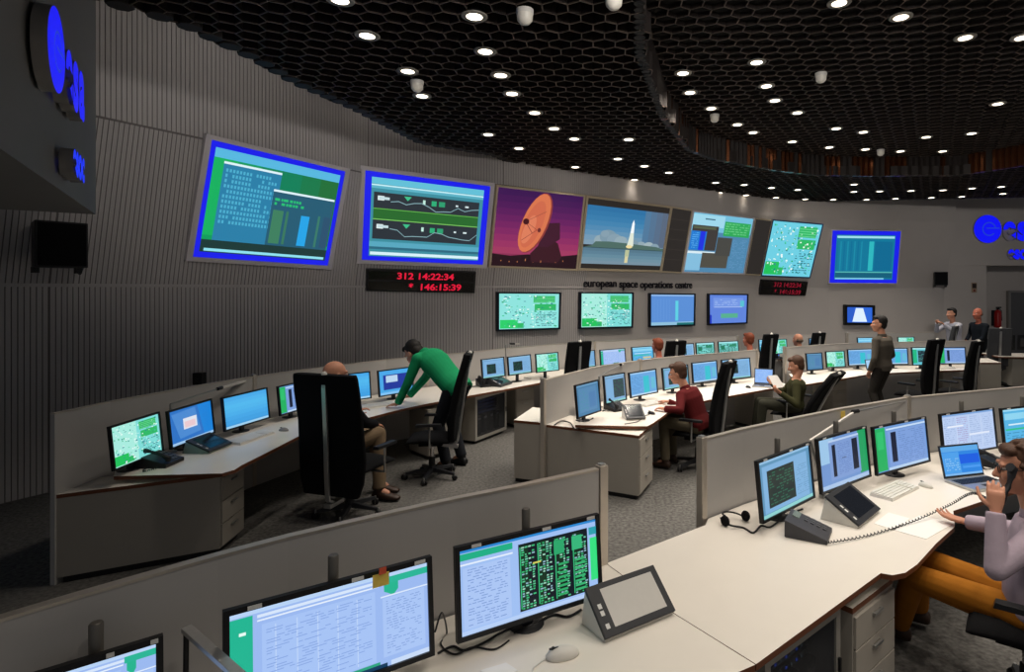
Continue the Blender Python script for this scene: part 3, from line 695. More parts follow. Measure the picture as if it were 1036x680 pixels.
for lab, p, t_, w_ in (('added black fill spotlight hidden above the ceiling edge by the leftmost screen', (-3.0, 6.6, 5.5), (-5.3, 8.3, 5.0), 30), ('added black fill spotlight hidden above the ceiling edge by the signal plot screen', (-2.1, 9.3, 5.5), (-3.2, 10.9, 5.0), 13)): added_wall_spot(lab, p, t_, w_, 70)  # added lamps hidden above the slab to lift the dark upper wall
def rows(px, z, what, group, w, words_):
    pts = sorted(px, key=lambda q: q[0])
    for k, (x, y) in enumerate(pts):
        q = P(x, y, z).to_2d(); wd = min((q-(WI[i]+(WI[i+1]-WI[i])*max(0, min(1, (q-WI[i]).dot(WI[i+1]-WI[i])/(WI[i+1]-WI[i]).length_squared)))).length for i in range(len(WI)-1))
        w_ = w*(.3 if x < 530 and z < ZR-.1 else 1)*(max(.04, min(1, (wd-.15)/1.4)))
        downlight(P(x, y, z), '%s, %s from the left of %s' % (what, ORD[k], words_), group, w_)
rows(PXL, ZS-.01, 'round recessed downlight in the near black honeycomb soffit', 'downlights in the near soffit', LIGHT_W, 'twenty')
rows(PXR, ZR-.01, 'round recessed downlight in the raised honeycomb ceiling', 'downlights in the raised ceiling', LIGHT_W, 'twenty-three')
rows(PXF, ZS-.01, 'small round downlight in the far soffit', 'downlights in the far soffit', LIGHT_W*.5, 'twenty-two')
# same fittings of the same ceiling above and behind the camera
NEAR = [(x_, y_) for x_ in (.9, 2.3, 3.7, 5.1) for y_ in (.4, 1.9, 3.4, 4.7)]
for x_, y_ in NEAR: downlight((x_, y_, ZR-.01), 'round recessed downlight over the nearest desks, above the frame', 'downlights over the nearest desks', LIGHT_W*.78, 98)
# detectors: white domes
DOMES = [((531, 15), ZS, 'white dome detector hanging near the top middle of the ceiling'), ((422, 87), ZS, 'white dome detector beside the lights over the left wall screens'), ((830.6, 79), ZR, 'white dome detector alone in the raised honeycomb ceiling'), ((723, 121), ZR, 'white dome detector near the left edge of the raised ceiling'), ((891, 156.4), ZR, 'white dome detector by the bronze ceiling step at far right'), ((621, -1), ZS, 'white dome detector cut off by the top edge of the picture')]
for (x, y), z, lab in DOMES:
    p = P(x, y-5, z-.0)
    root = thing('smoke_detector', lab, 'detector', p, 0, 'ceiling detectors')
    mb = MB(); mb.lathe([(.075, 0), (.075, -.03), (.07, -.04)], 0, 18); mb.build('mount_plate', WHITEP, root)
    mb = MB(); mb.lathe([(.07, -.04), (.066, -.09), (.04, -.12), (.0001, -.13)], 0, 18); mb.build('dome', mat('dome_white', '#e9e4d8', .3, noise=.02), root)
# ------------------------------------------------------------------ rows of desks
def p2(p): return (p.x, p.y)
def row_pts(px, h):
    return [P(x, y, h(x) if callable(h) else h) for x, y in px]
hA = lambda x: 1.34 if x < 60 else (1.25 if x > 380 else 1.34-.09*(x-60)/320)
A_TOP = [(53, 418), (80, 412.5), (110, 406), (155, 398), (200, 389.8), (254, 381), (300, 374.5), (345, 369), (390, 363.5), (430, 360), (470, 356.5), (520, 351.5), (561, 348), (600, 346), (654, 343.2), (699, 341.5), (745, 340.3)]
A2_TOP = [(779, 339.5), (805, 339), (833, 338.6)]
A3_TOP = [(858, 337), (900, 336.5), (945, 336)]
B_TOP = [(551, 384), (578, 377), (606, 370.3), (646, 364.6), (677, 361), (700, 359.2), (729, 356.9), (764, 353.8)]
B2_TOP = [(795, 351.5), (831.5, 348.6), (860, 347.2), (881.5, 346.5), (915, 345.8), (950, 345.2), (988, 344.3)]
C_TOP = [(713, 443), (750, 433.5), (792, 424.7), (850, 413), (916, 402), (980, 396), (1036, 391), (1090, 386.5)]
D_TOP = [(-70, 645), (0, 624), (72, 602.5), (145, 581.5), (219.6, 560.5), (290, 542), (350, 528), (400, 516.5), (460, 503.5), (520.5, 491.5), (604, 473.5)]
rowA, rowA2, rowA3 = row_pts(A_TOP, hA), row_pts(A2_TOP, 1.25), row_pts(A3_TOP, 1.25)
rowB, rowB2 = row_pts(B_TOP, 1.24), row_pts(B2_TOP, 1.24)
rowC, rowD = row_pts(C_TOP, 1.285), row_pts(D_TOP, 1.29)
def privacy(label, pts, post_first=False, post_last=True, h=None, group='privacy screens between the desk rows'):
    h = h or (lambda i: pts[i].z)
    c = (pts[0]+pts[-1])/2; c.z = 0
    root = thing('privacy_screen', label, 'privacy screen', c, 0, group)
    mb = MB(); mb.strip([p2(p) for p in pts], 0.0, lambda i: pts[i].z-.012, .036); mb.build('panel', PANEL, root, True)
    mb = MB(); mb.strip([p2(p) for p in pts], lambda i: pts[i].z-.011, lambda i: pts[i].z, .04); mb.build('top_rail', POST, root, True)
    for f_, i, j in ((post_first, 0, 1), (post_last, -1, -2)):
        if not f_: continue
        p = pts[i]; d = (pts[j]-p); yaw = math.atan2(d.y, d.x); o_ = p-d.normalized()*.032
        mb = MB(); R = Matrix.Rotation(yaw, 3, 'Z')
        mb.box((o_.x, o_.y, (p.z+.012)/2), (.055, .055, p.z+.012), 0, R); mb.box((o_.x, o_.y, p.z+.016), (.038, .038, .012), 1, R)
        mb.build('post', [POST, SILVER], root, True, bevel=.004)
    return root
privacy('grey privacy screen at the near left end of the row by the ribbed wall', rowA[:6], False, True)
privacy('grey privacy screen behind the black high-backed chair and the green sweater', rowA[5:10], False, True)
privacy('grey privacy screen under the white map display on the wall', rowA[9:14], False, True)
privacy('far grey privacy screen under the blue wall displays', rowA[13:], False, True)
privacy('short far privacy screen ending in a white post beneath the small clock', rowA2, False, True)
privacy('far privacy screen under the small wall television', rowA3, True, False)
privacy('grey privacy screen beside the low cabinet, in front of the man in maroon', rowB[:4], True, True)
privacy('grey privacy screen ending right behind the desk of the man in maroon', rowB[3:], False, True)
privacy('grey privacy screen behind the monitors of the standing man in grey', rowB2, True, True)
privacy('long grey privacy screen left of the post with the yellow note', rowC[:5], True, True)
privacy('grey privacy screen behind the man on the telephone', rowC[4:], False, False)
privacy('large foreground privacy screen crossing the lower left corner', rowD, False, True)
def worktop(label, poly, h, t=.03, bevel=.003):
    mb = MB(); mb.prism([p2(p) for p in poly], h-t, h, 0, 1)
    return single('worktop', mb, [CREAM, EDGE], label, 'worktop', 'cream worktops', bevel=bevel)
def inset(pts, d):
    """row line moved towards its users (to the right of travel)"""
    out = offset_line([Vector((p.x, p.y)) for p in pts], d)
    return [Vector((q.x, q.y, 0)) for q in out]
HA = .76
A_FRONT = [(225, 479), (237, 475.5), (245, 470.5), (272, 457), (301, 442), (338, 430.5), (377, 421.5), (406, 414), (440, 407), (470, 401.3), (520, 392.3), (546, 387.3), (600, 379.5), (660, 372), (745, 363)]
fA = [P(x, y, HA) for x, y in A_FRONT]; bA = inset(rowA, .07)
nearA = P(115, 482, HA)
worktop('curved cream worktop of the left row, near end beside the dark telephone', [nearA]+fA[:7]+list(reversed(bA[2:8])), HA)
worktop('curved cream worktop the man in green leans on', fA[6:10]+list(reversed(bA[7:11])), HA)
worktop('cream worktop over the glass-fronted computer rack', fA[9:12]+list(reversed(bA[10:13])), HA)
worktop('far cream worktop behind the middle privacy screen', fA[11:]+list(reversed(bA[12:])), HA)
fA2 = [P(x, y, HA) for x, y in ((778, 362), (805, 361.3), (836, 360))]; worktop('far cream worktop with a laptop, left of the white post', fA2+list(reversed(inset(rowA2, .07))), HA)
fA3 = [P(x, y, HA) for x, y in ((858, 358), (900, 356.6), (945, 355.5))]; worktop('far cream worktop under the small wall television', fA3+list(reversed(inset(rowA3, .07))), HA)
HB = .76
B_FRONT = [(582, 430), (640, 431.3), (655, 431.3), (661, 428), (677, 416.6), (705, 407), (739, 400.4), (778, 393.5), (800, 391)]
fB = [P(x, y, HB) for x, y in B_FRONT]; bB = inset(rowB, .07)
endB = bB[-1]+(rowB[-1]-rowB[-2]).normalized()*.25
worktop('cream worktop of the middle row in front of the man in maroon', fB[:6]+list(reversed(bB[1:5])), HB)
worktop('cream worktop with the open laptop beside the man holding papers', fB[5:]+[endB]+list(reversed(bB[4:])), HB)
B2_FRONT = [(808, 390), (836, 385.7), (852, 383.2), (877, 379), (907, 377), (944, 375.3), (985, 374)]
fB2 = [P(x, y, HB) for x, y in B2_FRONT]; bB2 = inset(rowB2, .07)
worktop('cream worktop behind the standing man in the grey sweater', fB2+list(reversed(bB2)), HB)
HC = .74
corner = [P(613.5, 570, HC), P(713, 531.5, HC), P(891, 580, HC), P(765, 672, HC), P(683, 621, HC)]
worktop('large wedge-shaped cream corner worktop in the foreground', corner, HC)
bC = inset(rowC, .03)
fC = [P(x, y, HC) for x, y in ((891, 580), (903, 582), (916, 579.5), (928, 571), (938, 560), (947, 550), (958, 540), (966, 533))]
ext = [fC[-1]+Vector((.16, .28, 0)), fC[-1]+Vector((.75, .62, 0)), fC[-1]+Vector((2.95, 1.95, 0))]
worktop('cream worktop with keyboard and papers in front of the man on the telephone', [P(713.6, 531.7, HC)]+fC+ext+list(reversed(bC)), HC)
bD = inset(rowD, .03)
fD = [P(765, 672.3, HC)]
dd = Vector((.75, .66, 0)).normalized(); nd = Vector((.66, -.75, 0))
polyD = list(bD)+[P(613.2, 570.5, HC), P(682.4, 621.4, HC), P(764.2, 672.5, HC)]+[bD[7]+nd*1.0, bD[4]+nd*.95, bD[0]+nd*1.0]
worktop('foreground cream worktop with the touch panel and white mouse', polyD, HC)

# ------------------------------------------------------------------ cabinets
def drawers(mb_root, a, b, z0, z1, n, nout, k=3):
    """drawer fronts between plan points a and b"""
    d = (b-a); L = d.length; d.normalize(); yaw = math.atan2(d.y, d.x); R = Matrix.Rotation(yaw, 3, 'Z')
    hh = (z1-z0)/k
    for i in range(k):
        c = (a+b)/2+nout*.008; zc = z0+hh*(i+.5)
        mb = MB(); mb.box((c.x, c.y, zc), (L-.02, .016, hh-.008), 0, R); dr = mb.build('drawer', DRAWER, mb_root, True, bevel=.002)
        c2 = c+nout*.02
        mb = MB(); mb.box((c2.x, c2.y, zc+hh*.22), (.1, .012, .014), 0, R)
        mb.box((c2.x-d.x*.045-nout.x*.008, c2.y-d.y*.045-nout.y*.008, zc+hh*.22), (.01, .02, .012), 0, R); mb.box((c2.x+d.x*.045-nout.x*.008, c2.y+d.y*.045-nout.y*.008, zc+hh*.22), (.01, .02, .012), 0, R)
        mb.build('handle', SILVER, dr, True)
def cabinet(label, poly, h, front=None, name='desk_cabinet', k=3, top=True, z0=.05, group='desk cabinets'):
    c = sum((Vector((p[0], p[1], 0)) for p in poly), Vector())/len(poly)
    root = thing(name, label, 'cabinet', c, 0, group)
    cc = Vector((c.x, c.y))
    mb = MB(); mb.prism(poly, z0, h-.03, 0); mb.prism([tuple(cc+(Vector(p)-cc)*.93) for p in poly], 0, z0, 1)
    mb.build('body', [GREYLAM, BLACK], root, True, bevel=.002)
    if top:
        mb = MB(); mb.prism([tuple(cc+(Vector(p)-cc)*1.008) for p in poly], h-.03, h, 0, 1); mb.build('top_board', [CREAM, EDGE], root, True)
    if front is not None:
        a, b = Vector((*poly[front], 0)), Vector((*poly[(front+1) % len(poly)], 0)); d = (b-a).normalized(); n = Vector((d.y, -d.x, 0))
        if n.dot((a+b)/2-c) < 0: n = -n
        drawers(root, a, b, z0+.01, h-.045, None, n, k)
    return root
a, b, c_ = Vector((-4.19, 4.62)), Vector((-3.24, 5.15)), Vector((-3.285, 5.56)); d4 = a+(c_-b)
cabinet('dark-edged grey end cabinet closing the near left row, below the dark telephone', [tuple(a), tuple(b), tuple(c_), tuple(d4)], .70, 1)
a, b, c_ = Vector((-.55, 6.98)), Vector((.495, 6.46)), Vector((.69, 7.0)); d4 = a+(c_-b)
cabinet('grey end cabinet at the near end of the middle row, below the white touch panel', [tuple(a), tuple(b), tuple(c_), tuple(d4)], .71, 1)
a, b = Vector((-.945, 7.09)), Vector((-.62, 6.97))
cabinet('low grey cabinet with white top outside the middle privacy screen', [tuple(a), tuple(b), (-.50, 7.72), (-.80, 7.86)], .74)
def rack(label, F0, F1, depth, h, door_t=.02):
    """computer rack with framed glass door on the side F0-F1"""
    d = (F1-F0).normalized(); n = Vector((d.y, -d.x, 0)); c = (F0+F1)/2-n*depth/2; yaw = math.atan2(d.y, d.x)
    root = thing('computer_rack', label, 'rack', (c.x, c.y, 0), yaw, 'glass-fronted racks'); L = (F1-F0).length
    mb = MB(); t = .03; y0, y1 = -depth/2+.02, depth/2
    mb.box((-L/2+t/2, (y0+y1)/2, .05+(h-.05)/2), (t, y1-y0, h-.05)); mb.box((L/2-t/2, (y0+y1)/2, .05+(h-.05)/2), (t, y1-y0, h-.05))
    mb.box((0, (y0+y1)/2, h-t/2), (L-2*t, y1-y0, t)); mb.box((0, (y0+y1)/2, .05+t/2), (L-2*t, y1-y0, t)); mb.box((0, y1-.01, h/2), (L-2*t, .02, h-.1))
    mb.box((0, (y0+y1)/2, .025), (L-.1, y1-y0-.06, .05), 1); mb.build('case', [GREYLAM, BLACK], root)
    mb = MB(); fw = .045; yf = -depth/2+.01
    for x in (-L/2+fw/2, L/2-fw/2): mb.box((x, yf, .05+(h-.05)/2), (fw, .02, h-.05))
    for z in (.05+fw/2, h-fw/2): mb.box((0, yf, z), (L-2*fw, .02, fw))
    dr = mb.build('door_frame', mat('rack_frame_grey', '#a9a59d', .45, metal=.3, noise=.04), root)
    mb = MB(); mb.box((L/2-fw*.5, yf-.016, h*.55), (.014, .016, .07)); mb.build('latch', BLACK, dr)
    g = mat_glass()
    mb = MB(); mb.box((0, yf+.004, .05+(h-.05)/2), (L-2*fw, .005, h-.05-2*fw)); mb.build('glass_door', g, root)
    rr = random.Random(int(abs(F0.x)*100))
    k = max(2, int((L-.12)/.12))
    for i in range(k):
        mb = MB(); x = -L/2+.09+i*(L-.18)/max(1, k-1); hh = h*.42
        mb.box((x, .04, .085+hh/2), (.085, depth*.7, hh), 0); mb.box((x, .04-depth*.35-.004, .085+hh*.8), (.06, .006, .03), 1); mb.box((x, .04-depth*.35-.004, .085+hh*.45), (.07, .006, .1), 2)
        mb.build('computer_tower', [DARKG, SILVER, BLACK], root)
    mb = MB()
    for i in range(4): mb.box((0, .05, h*.58+i*.055), (L-.12, depth*.6, .035), 0); [mb.box((-L/2+.12+j*.05, .05-depth*.3-.003, h*.58+i*.055), (.012, .004, .012), 1+(j % 2)) for j in range(int((L-.2)/.05))]
    mb.build('switch_unit', [DARKG, em('#2850d0', .5), em('#607078', .25)], root)
    return root
def mat_glass():
    if 'rack_glass' in MATS: return MATS['rack_glass']
    m = bpy.data.materials.new('rack_glass'); m.use_nodes = True; nt = m.node_tree; b = nt.nodes['Principled BSDF']
    b.inputs['Base Color'].default_value = (.35, .36, .38, 1); b.inputs['Roughness'].default_value = .03; b.inputs['Transmission Weight'].default_value = .92; b.inputs['IOR'].default_value = 1.1
    MATS['rack_glass'] = m; return m
rack('computer rack with glass door showing towers, right of the man in green', P(481, 450, .0), P(512.5, 437.5, .0), .5, .70)
F0, F1 = P(765, 672, HC), P(891, 580, HC); dF = (F1-F0).normalized(); nF = Vector((dF.y, -dF.x, 0))
q0, q1 = F0+dF*.16-nF*.06, F0+dF*.86-nF*.06; q0.z = q1.z = 0
rack('dark glass-fronted computer rack under the foreground corner worktop', q0, q1, .5, .66)
a = F0+dF*.93-nF*.03; b = a+dF*.50; c3 = b-nF*.5; d3 = a-nF*.5
cabinet('grey drawer pedestal under the notch of the foreground worktop', [p2(a), p2(b), p2(c3), p2(d3)], .63, 0)
def row_dir(pts, i): return (pts[min(len(pts)-1, i+1)]-pts[max(0, i-1)]).normalized()
def pedestal(label, x, y, yaw_d, w=.42, dep=.5, h=.70, front=True):
    """drawer pedestal whose front foot centre is seen at (x, y)"""
    p = P(x, y, 0); d = Vector((yaw_d.x, yaw_d.y, 0)).normalized(); n = Vector((d.y, -d.x, 0))
    a, b = p-d*w/2, p+d*w/2; c, e = b-n*dep, a-n*dep
    return cabinet(label, [p2(a), p2(b), p2(c), p2(e)], h, 0 if front else None, top=False)
pedestal('grey drawer pedestal under the worktop between the seated man and the man in green', 444, 463, row_dir(rowA, 9), .34)
pedestal('grey drawer pedestal between the computer rack and the middle privacy screen', 531, 432, row_dir(rowA, 12), .36)
pedestal('grey drawer pedestal under the worktop with the open laptop', 772, 432, row_dir(rowB, 6), .5)
pedestal('grey drawer pedestal under the desk just left of the standing man', 849, 420, row_dir(rowB2, 2), .34)
pedestal('grey drawer pedestal under the desk behind the two black chairs at right', 962, 410, row_dir(rowB2, 5), .4)
# low cabinet at the far right end of the second row and the desk by the door
a, b = P(988, 393+9, 0), P(1013, 402, 0)
cabinet('low cream-topped cabinet at the far right end of the second row', [p2(a), p2(b), p2(b+Vector((.25, .8, 0))), p2(a+Vector((.1, .8, 0)))], .74)
a, b = P(1011, 361, .74), P(1075, 362, .74)
worktop('cream worktop of the far right desk by the door', [a, b, b+Vector((.3, .9, 0)), a+Vector((.1, .9, 0))], .74)
a2, b2 = a+Vector((.35, .06, 0)), b+Vector((0, .06, 0))
cabinet('grey cabinet under the far right desk by the door', [p2(a2), p2(b2), p2(b2+Vector((0, .7, 0))), p2(a2+Vector((0, .7, 0)))], .71, top=False)

# ------------------------------------------------------------------ monitors
STK = mat('sticker_white', '#d9d9d6', .6, noise=.02)
def monitor(label, bl, br, hpx, paint, desk, hb=.075, group=None, seed=0, tilt=6, stick=False, back=False, H=None, bez=.016):
    A_, B_ = P(*bl, desk+hb), P(*br, desk+hb); c = (A_+B_)/2; Wd = (B_-A_).length; yaw = math.atan2(B_.y-A_.y, B_.x-A_.x)
    if H is None: H = hpx*(CAM_H-desk-hb)/((bl[1]+br[1])/2-HY)
    root = thing('monitor', label, 'monitor', (c.x, c.y, desk), yaw, group)
    T = Matrix.Translation((0, 0, hb)) @ Matrix.Rotation(math.radians(-tilt), 4, 'X')
    mb = MB(); mb.T = T
    mb.box((0, .012, bez/2), (Wd, .028, bez)); mb.box((0, .012, H-bez/2), (Wd, .028, bez)); mb.box((-Wd/2+bez/2, .012, H/2), (bez, .028, H-2*bez)); mb.box((Wd/2-bez/2, .012, H/2), (bez, .028, H-2*bez))
    mb.box((0, .02, H/2), (Wd-2*bez, .02, H-2*bez)); mb.hexa([Vector((-Wd*.36, .03, H*.14)), Vector((Wd*.36, .03, H*.14)), Vector((Wd*.36, .03, H*.86)), Vector((-Wd*.36, .03, H*.86))], [Vector((-Wd*.25, .06, H*.24)), Vector((Wd*.25, .06, H*.24)), Vector((Wd*.25, .06, H*.76)), Vector((-Wd*.25, .06, H*.76))])
    mb.build('casing', BLACK, root)
    c_ = Canvas(lambda u, v, L: T @ Vector((-Wd/2+bez+u*(Wd-2*bez), .009-.0005*L, bez+(1-v)*(H-2*bez))))
    paint(c_, random.Random(seed)); c_.done(root)
    mb = MB(); mb.box((0, .09, (H*.55+hb)/2+.006), (.05, .025, H*.55+hb-.012)); mb.box((0, .065, hb+H*.45), (.06, .07, .06)); mb.lathe([(.085, 0), (.085, .006), (.03, .01)], 0, 20, (0, .1, 0))
    mb.build('stand', DARKG, root)
    if stick:
        for u in (.13, .6, .93):
            mb = MB(); mb.T = T; mb.box((-Wd/2+u*Wd, -.0035, H-bez/2), (Wd*.06, .002, bez*.7)); mb.build('sticker', STK, root)
        mb = MB(); mb.lathe([(.02, hb+H-.06), (.02, hb+H+.07), (.016, hb+H+.075)], 0, 14, (0, .1, 0)); mb.build('mount_post', mat('post_dark_metal', '#77736c', .4, metal=.6, noise=.05), root)
    return root
gA, gB, gC = 'monitors along the left row', 'monitors along the middle row', 'monitors along the second row behind'
M_ = monitor
M_('monitor with white and green map at the near end of the left row', (116, 477), (166, 456.5), 43, pic_map, HA, group=gA, seed=21)
M_('monitor showing a blue desktop with one pale box, beside the slim desk lamp', (174, 455), (218, 438), 37, pic_desktop, HA, group=gA, seed=22)
M_('monitor showing a plain bright blue screen above the white keyboard', (228, 437), (273.5, 423), 33, pic_plain, HA, group=gA, seed=23)
M_('monitor with a green band, half hidden behind the tall black chair', (284, 421), (316, 411.5), 29, pic_side, HA, group=gA, seed=24)
M_('cyan monitor showing right of the tall black chair and the bald head', (343, 408), (376, 403), 28, pic_plain, HA, group=gA, seed=25)
M_('monitor with a dark blue window beside the bending man', (384, 402), (419, 396), 26, lambda c, g: (c.rect(0, 0, 1, 1, '#4aa8e8', 1), c.rect(.12, .18, .95, .8, '#20389a'), c.rect(.2, .22, .55, .5, '#b8d4ee'), c.rect(0, .9, 1, 1, '#80c0ee')), HA, group=gA, seed=26)
M_('monitor with green left half and dark window, right of the green sweater', (488.4, 384), (511.5, 380.5), 20, pic_window, HA, .13, gA, 27)
M_('monitor with a dark window on grey, over the black telephone', (515, 380.5), (538.4, 377), 19, lambda c, g: pic_window(c, g, '#86b4d8'), HA, .13, gA, 28)
M_('monitor of pale cyan with green corner, left of the far black chair', (543, 377.5), (566, 374.8), 19, pic_map, HA, .13, gA, 29)
M_('monitor with a dark picture, right of the far black chair', (583.5, 373), (603, 371), 17, pic_window, HA, .13, gA, 30)
M_('lilac monitor with green edges behind the middle privacy screen', (608, 370.3), (633.6, 367.6), 16, lambda c, g: pic_docs(c, g), HA, .13, gA, 31)
M_('cyan monitor left of the far person with red hair behind the small chair', (640, 367), (662, 365), 15.5, pic_cyan, HA, .13, gA, 32)
M_('far pale monitor with a small dark window, first right of the small black chair', (684, 363), (703, 361.6), 14.5, lambda c, g: pic_window(c, g, '#9cc6e4', du=(.2, .3, .6, .8)), HA, .13, gA, 33)
M_('far monitor with dark green list, second right of the small black chair', (705, 361.5), (723.5, 360.2), 14.5, pic_greenlist, HA, .13, gA, 34)
M_('far monitor with green table, left of the person with reddish hair', (727.5, 360.2), (748, 359), 14.5, pic_greenlist, HA, .13, gA, 35)
M_('far narrow monitor just right of the reddish-haired person', (768.5, 358.8), (776, 358.5), 14, pic_cyan, HA, .12, 'far monitors', 36, H=.33)
M_('far bright cyan monitor above the far laptop', (780, 358.5), (797, 357.8), 15, pic_map, HA, .12, 'far monitors', 37)
M_('far dim blue monitor beside the white post', (819, 357.2), (832, 357), 15, pic_dim, HA, .12, 'far monitors', 38)
M_('far monitor with white bars under the small wall television', (868, 354.5), (887, 354.2), 13, pic_cyan, HA, .12, 'far monitors', 39)
M_('far monitor just right of the standing man head', (909, 354), (926, 353.8), 13, pic_map, HA, .12, 'far monitors', 40)
M_('dim blue monitor at the near end of the middle row', (585, 424), (608.5, 416), 33, pic_dim, HB, group=gB, seed=41)
M_('monitor with a large dark grey window, second in the middle row', (613, 409.6), (634.5, 404.6), 28.5, lambda c, g: pic_window(c, g, '#7f9fc0', '#3a4650', (.42, .16, .96, .86)), HB, group=gB, seed=42)
M_('pale blue monitor with a cyan column facing the man in maroon', (638.5, 403), (666, 397.3), 25, pic_bluegreen, HB, group=gB, seed=43)
M_('monitor half hidden by the head of the man in maroon', (672, 395.6), (698, 390.5), 22.5, lambda c, g: pic_window(c, g, '#5d9bb0'), HB, group=gB, seed=44)
M_('pale monitor between the man in maroon and his chair', (701.6, 388.5), (727, 385), 21, pic_bluegreen, HB, group=gB, seed=45)
M_('monitor with a black square window, last in the middle row', (731.5, 385), (760.5, 381.8), 20.5, lambda c, g: pic_window(c, g, '#7fb4e4', '#16222c', (.3, .25, .56, .75)), HB, group=gB, seed=46)
M_('dim teal monitor above the head of the man holding papers', (816.8, 375.2), (833.2, 374), 17.5, pic_dim, HB, group=gC, seed=47)
M_('monitor with bright corner and green base, second right of the papers', (836.6, 372.3), (855.7, 371.2), 16.5, pic_map, HB, group=gC, seed=48)
M_('wide pale blue monitor just left of the standing man', (858.7, 370.5), (883.7, 369.3), 16.8, pic_bluegreen, HB, group=gC, seed=49)
M_('blue monitor just right of the standing man waist', (893, 369.2), (919.5, 368.8), 16.8, pic_bluegreen, HB, group=gC, seed=50)
M_('monitor partly behind the tall black chair right of the standing man', (923.5, 370), (945, 369.6), 18.5, pic_mixed, HB, group=gC, seed=51)
M_('pale monitor with green left edge, below the two far standing men', (950.5, 368.4), (978, 368.2), 17, pic_side, HB, group=gC, seed=52)
def pic_office(c, g):
    c.rect(0, 0, 1, 1, '#58a8d8', 1); c.rect(.0, 0, .3, 1, '#25b07c'); c.rect(.1, .1, .9, .9, '#7fb4e4')
gR = 'large monitors on the desk of the man on the telephone'
M_('monitor with a dark green window, leftmost by the desk telephone', (772, 530.5), (825, 503.5), 59, lambda c, g: pic_window(c, g, '#5e94ba', '#232f2c', (.14, .2, .66, .86)), HC, group=gR, seed=61, stick=True)
M_('monitor with two dark columns beside the slim white lamp arm', (832, 501), (881.7, 482), 53, pic_double, HC, group=gR, seed=62, stick=True)
M_('monitor with a solid green left band above the white keyboard', (888, 482), (941.7, 467), 47, pic_side, HC, group=gR, seed=63, stick=True)
M_('monitor with pale spreadsheet columns behind the open laptop', (955.5, 463), (1010, 453.5), 42, pic_light, HC, group=gR, seed=64, stick=True)
M_('cyan monitor cut off by the right edge of the picture', (1017, 453), (1072, 445), 38, pic_cyan, HC, group=gR, seed=65, stick=True)
gD = 'large monitors on the foreground desk'
M_('foreground monitor with pale documents and a yellow note on its top edge', (226, 742), (440, 663), 108, pic_docs, HC, .07, gD, 71, 5, True, bez=.02)
M_('foreground monitor with black tables of green cells behind the touch panel', (463, 652), (610, 604), 88.5, pic_tables, HC, .07, gD, 72, 5, True, bez=.02)
M_('foreground monitor whose top corner just shows at the bottom left edge', (20, 806), (166, 748), 108, pic_docs, HC, .07, gD, 73, 5, True, bez=.02)
# dark monitors by the door, seen from behind
for k, (x0, x1) in enumerate(((1014, 1034), (1037, 1058))):
    p0, p1 = P(x1, 356, .82), P(x0, 356, .82); c = (p0+p1)/2
    root = thing('monitor', ('black monitor seen from behind on the desk by the door', 'black monitor seen from behind, cut by the right picture edge')[k], 'monitor', (c.x, c.y+.25, .74), PI, 'dark monitors by the door')
    Wd = .48; mb = MB(); mb.box((0, .0, .28), (Wd, .03, .36)); mb.hexa([Vector((-.18, .015, .16)), Vector((.18, .015, .16)), Vector((.18, .015, .4)), Vector((-.18, .015, .4))], [Vector((-.12, .05, .2)), Vector((.12, .05, .2)), Vector((.12, .05, .36)), Vector((-.12, .05, .36))]); mb.build('casing', BLACK, root)
    mb = MB(); mb.box((0, .05, .12), (.05, .025, .24)); mb.lathe([(.1, 0), (.1, .008), (.02, .014)], 0, 16, (0, .05, 0)); mb.build('stand', DARKG, root)

# ------------------------------------------------------------------ things on the desks
def desk_pt(x, y, h): return P(x, y, h)
def keyboard(label, p, yaw, w=.44, d=.15, m=WHITEP, km=KEYW, group='white keyboards'):
    root = thing('keyboard', label, 'keyboard', p, yaw, group)
    mb = MB(); mb.hexa([Vector((-w/2, -d/2, 0)), Vector((w/2, -d/2, 0)), Vector((w/2, d/2, 0)), Vector((-w/2, d/2, 0))], [Vector((-w/2+.005, -d/2+.004, .012)), Vector((w/2-.005, -d/2+.004, .012)), Vector((w/2-.005, d/2-.004, .026)), Vector((-w/2+.005, d/2-.004, .026))]); mb.build('case', m, root)
    mb = MB()
    for r in range(6):
        y = -d/2+.018+r*(d-.036)/5; z = .014+.012*(y+d/2)/d
        for c in range(18):
            if c in (13, ) and r < 5: continue
            x = -w/2+.02+c*(w-.04)/17; mb.box((x, y, z+.004), ((w-.04)/17*.82, (d-.036)/5*.8, .008))
    mb.build('keys', km, root); return root
def mouse(label, p, yaw, m=WHITEP, cable=True):
    root = thing('computer_mouse', label, 'mouse', p, yaw, 'computer mice')
    mb = MB(); mb.ell((0, 0, .003), (.031, .056, .034), 0, nu=18, nv=12, fn=lambda q: Vector((q.x, q.y, max(q.z, -.002)+.0)))
    mb.build('shell', m, root)
    mb = MB(); mb.box((0, .028, .034), (.004, .03, .006)); mb.lathe([(.006, -.003), (.006, .003)], 0, 10, (0, .03, .034), Matrix.Rotation(PI/2, 3, 'Y')); mb.build('scroll_wheel', DARKG, root)
    if cable: mb = MB(); mb.tube([(0, .055, .006), (-.03, .1, .004), (-.1, .13, .004), (-.2, .12, .004), (-.28, .17, .004)], .0025, 0, 6); mb.build('cable', m, root)
    return root
def handset_mesh(c, L=.19):
    mb = MB(); mb.tube([(-L/2, 0, .0), (-L/2, 0, .022), (-L*.3, 0, .034), (0, 0, .038), (L*.3, 0, .034), (L/2, 0, .022), (L/2, 0, 0)], [.024, .026, .018, .016, .018, .026, .024], 0, 10); return mb
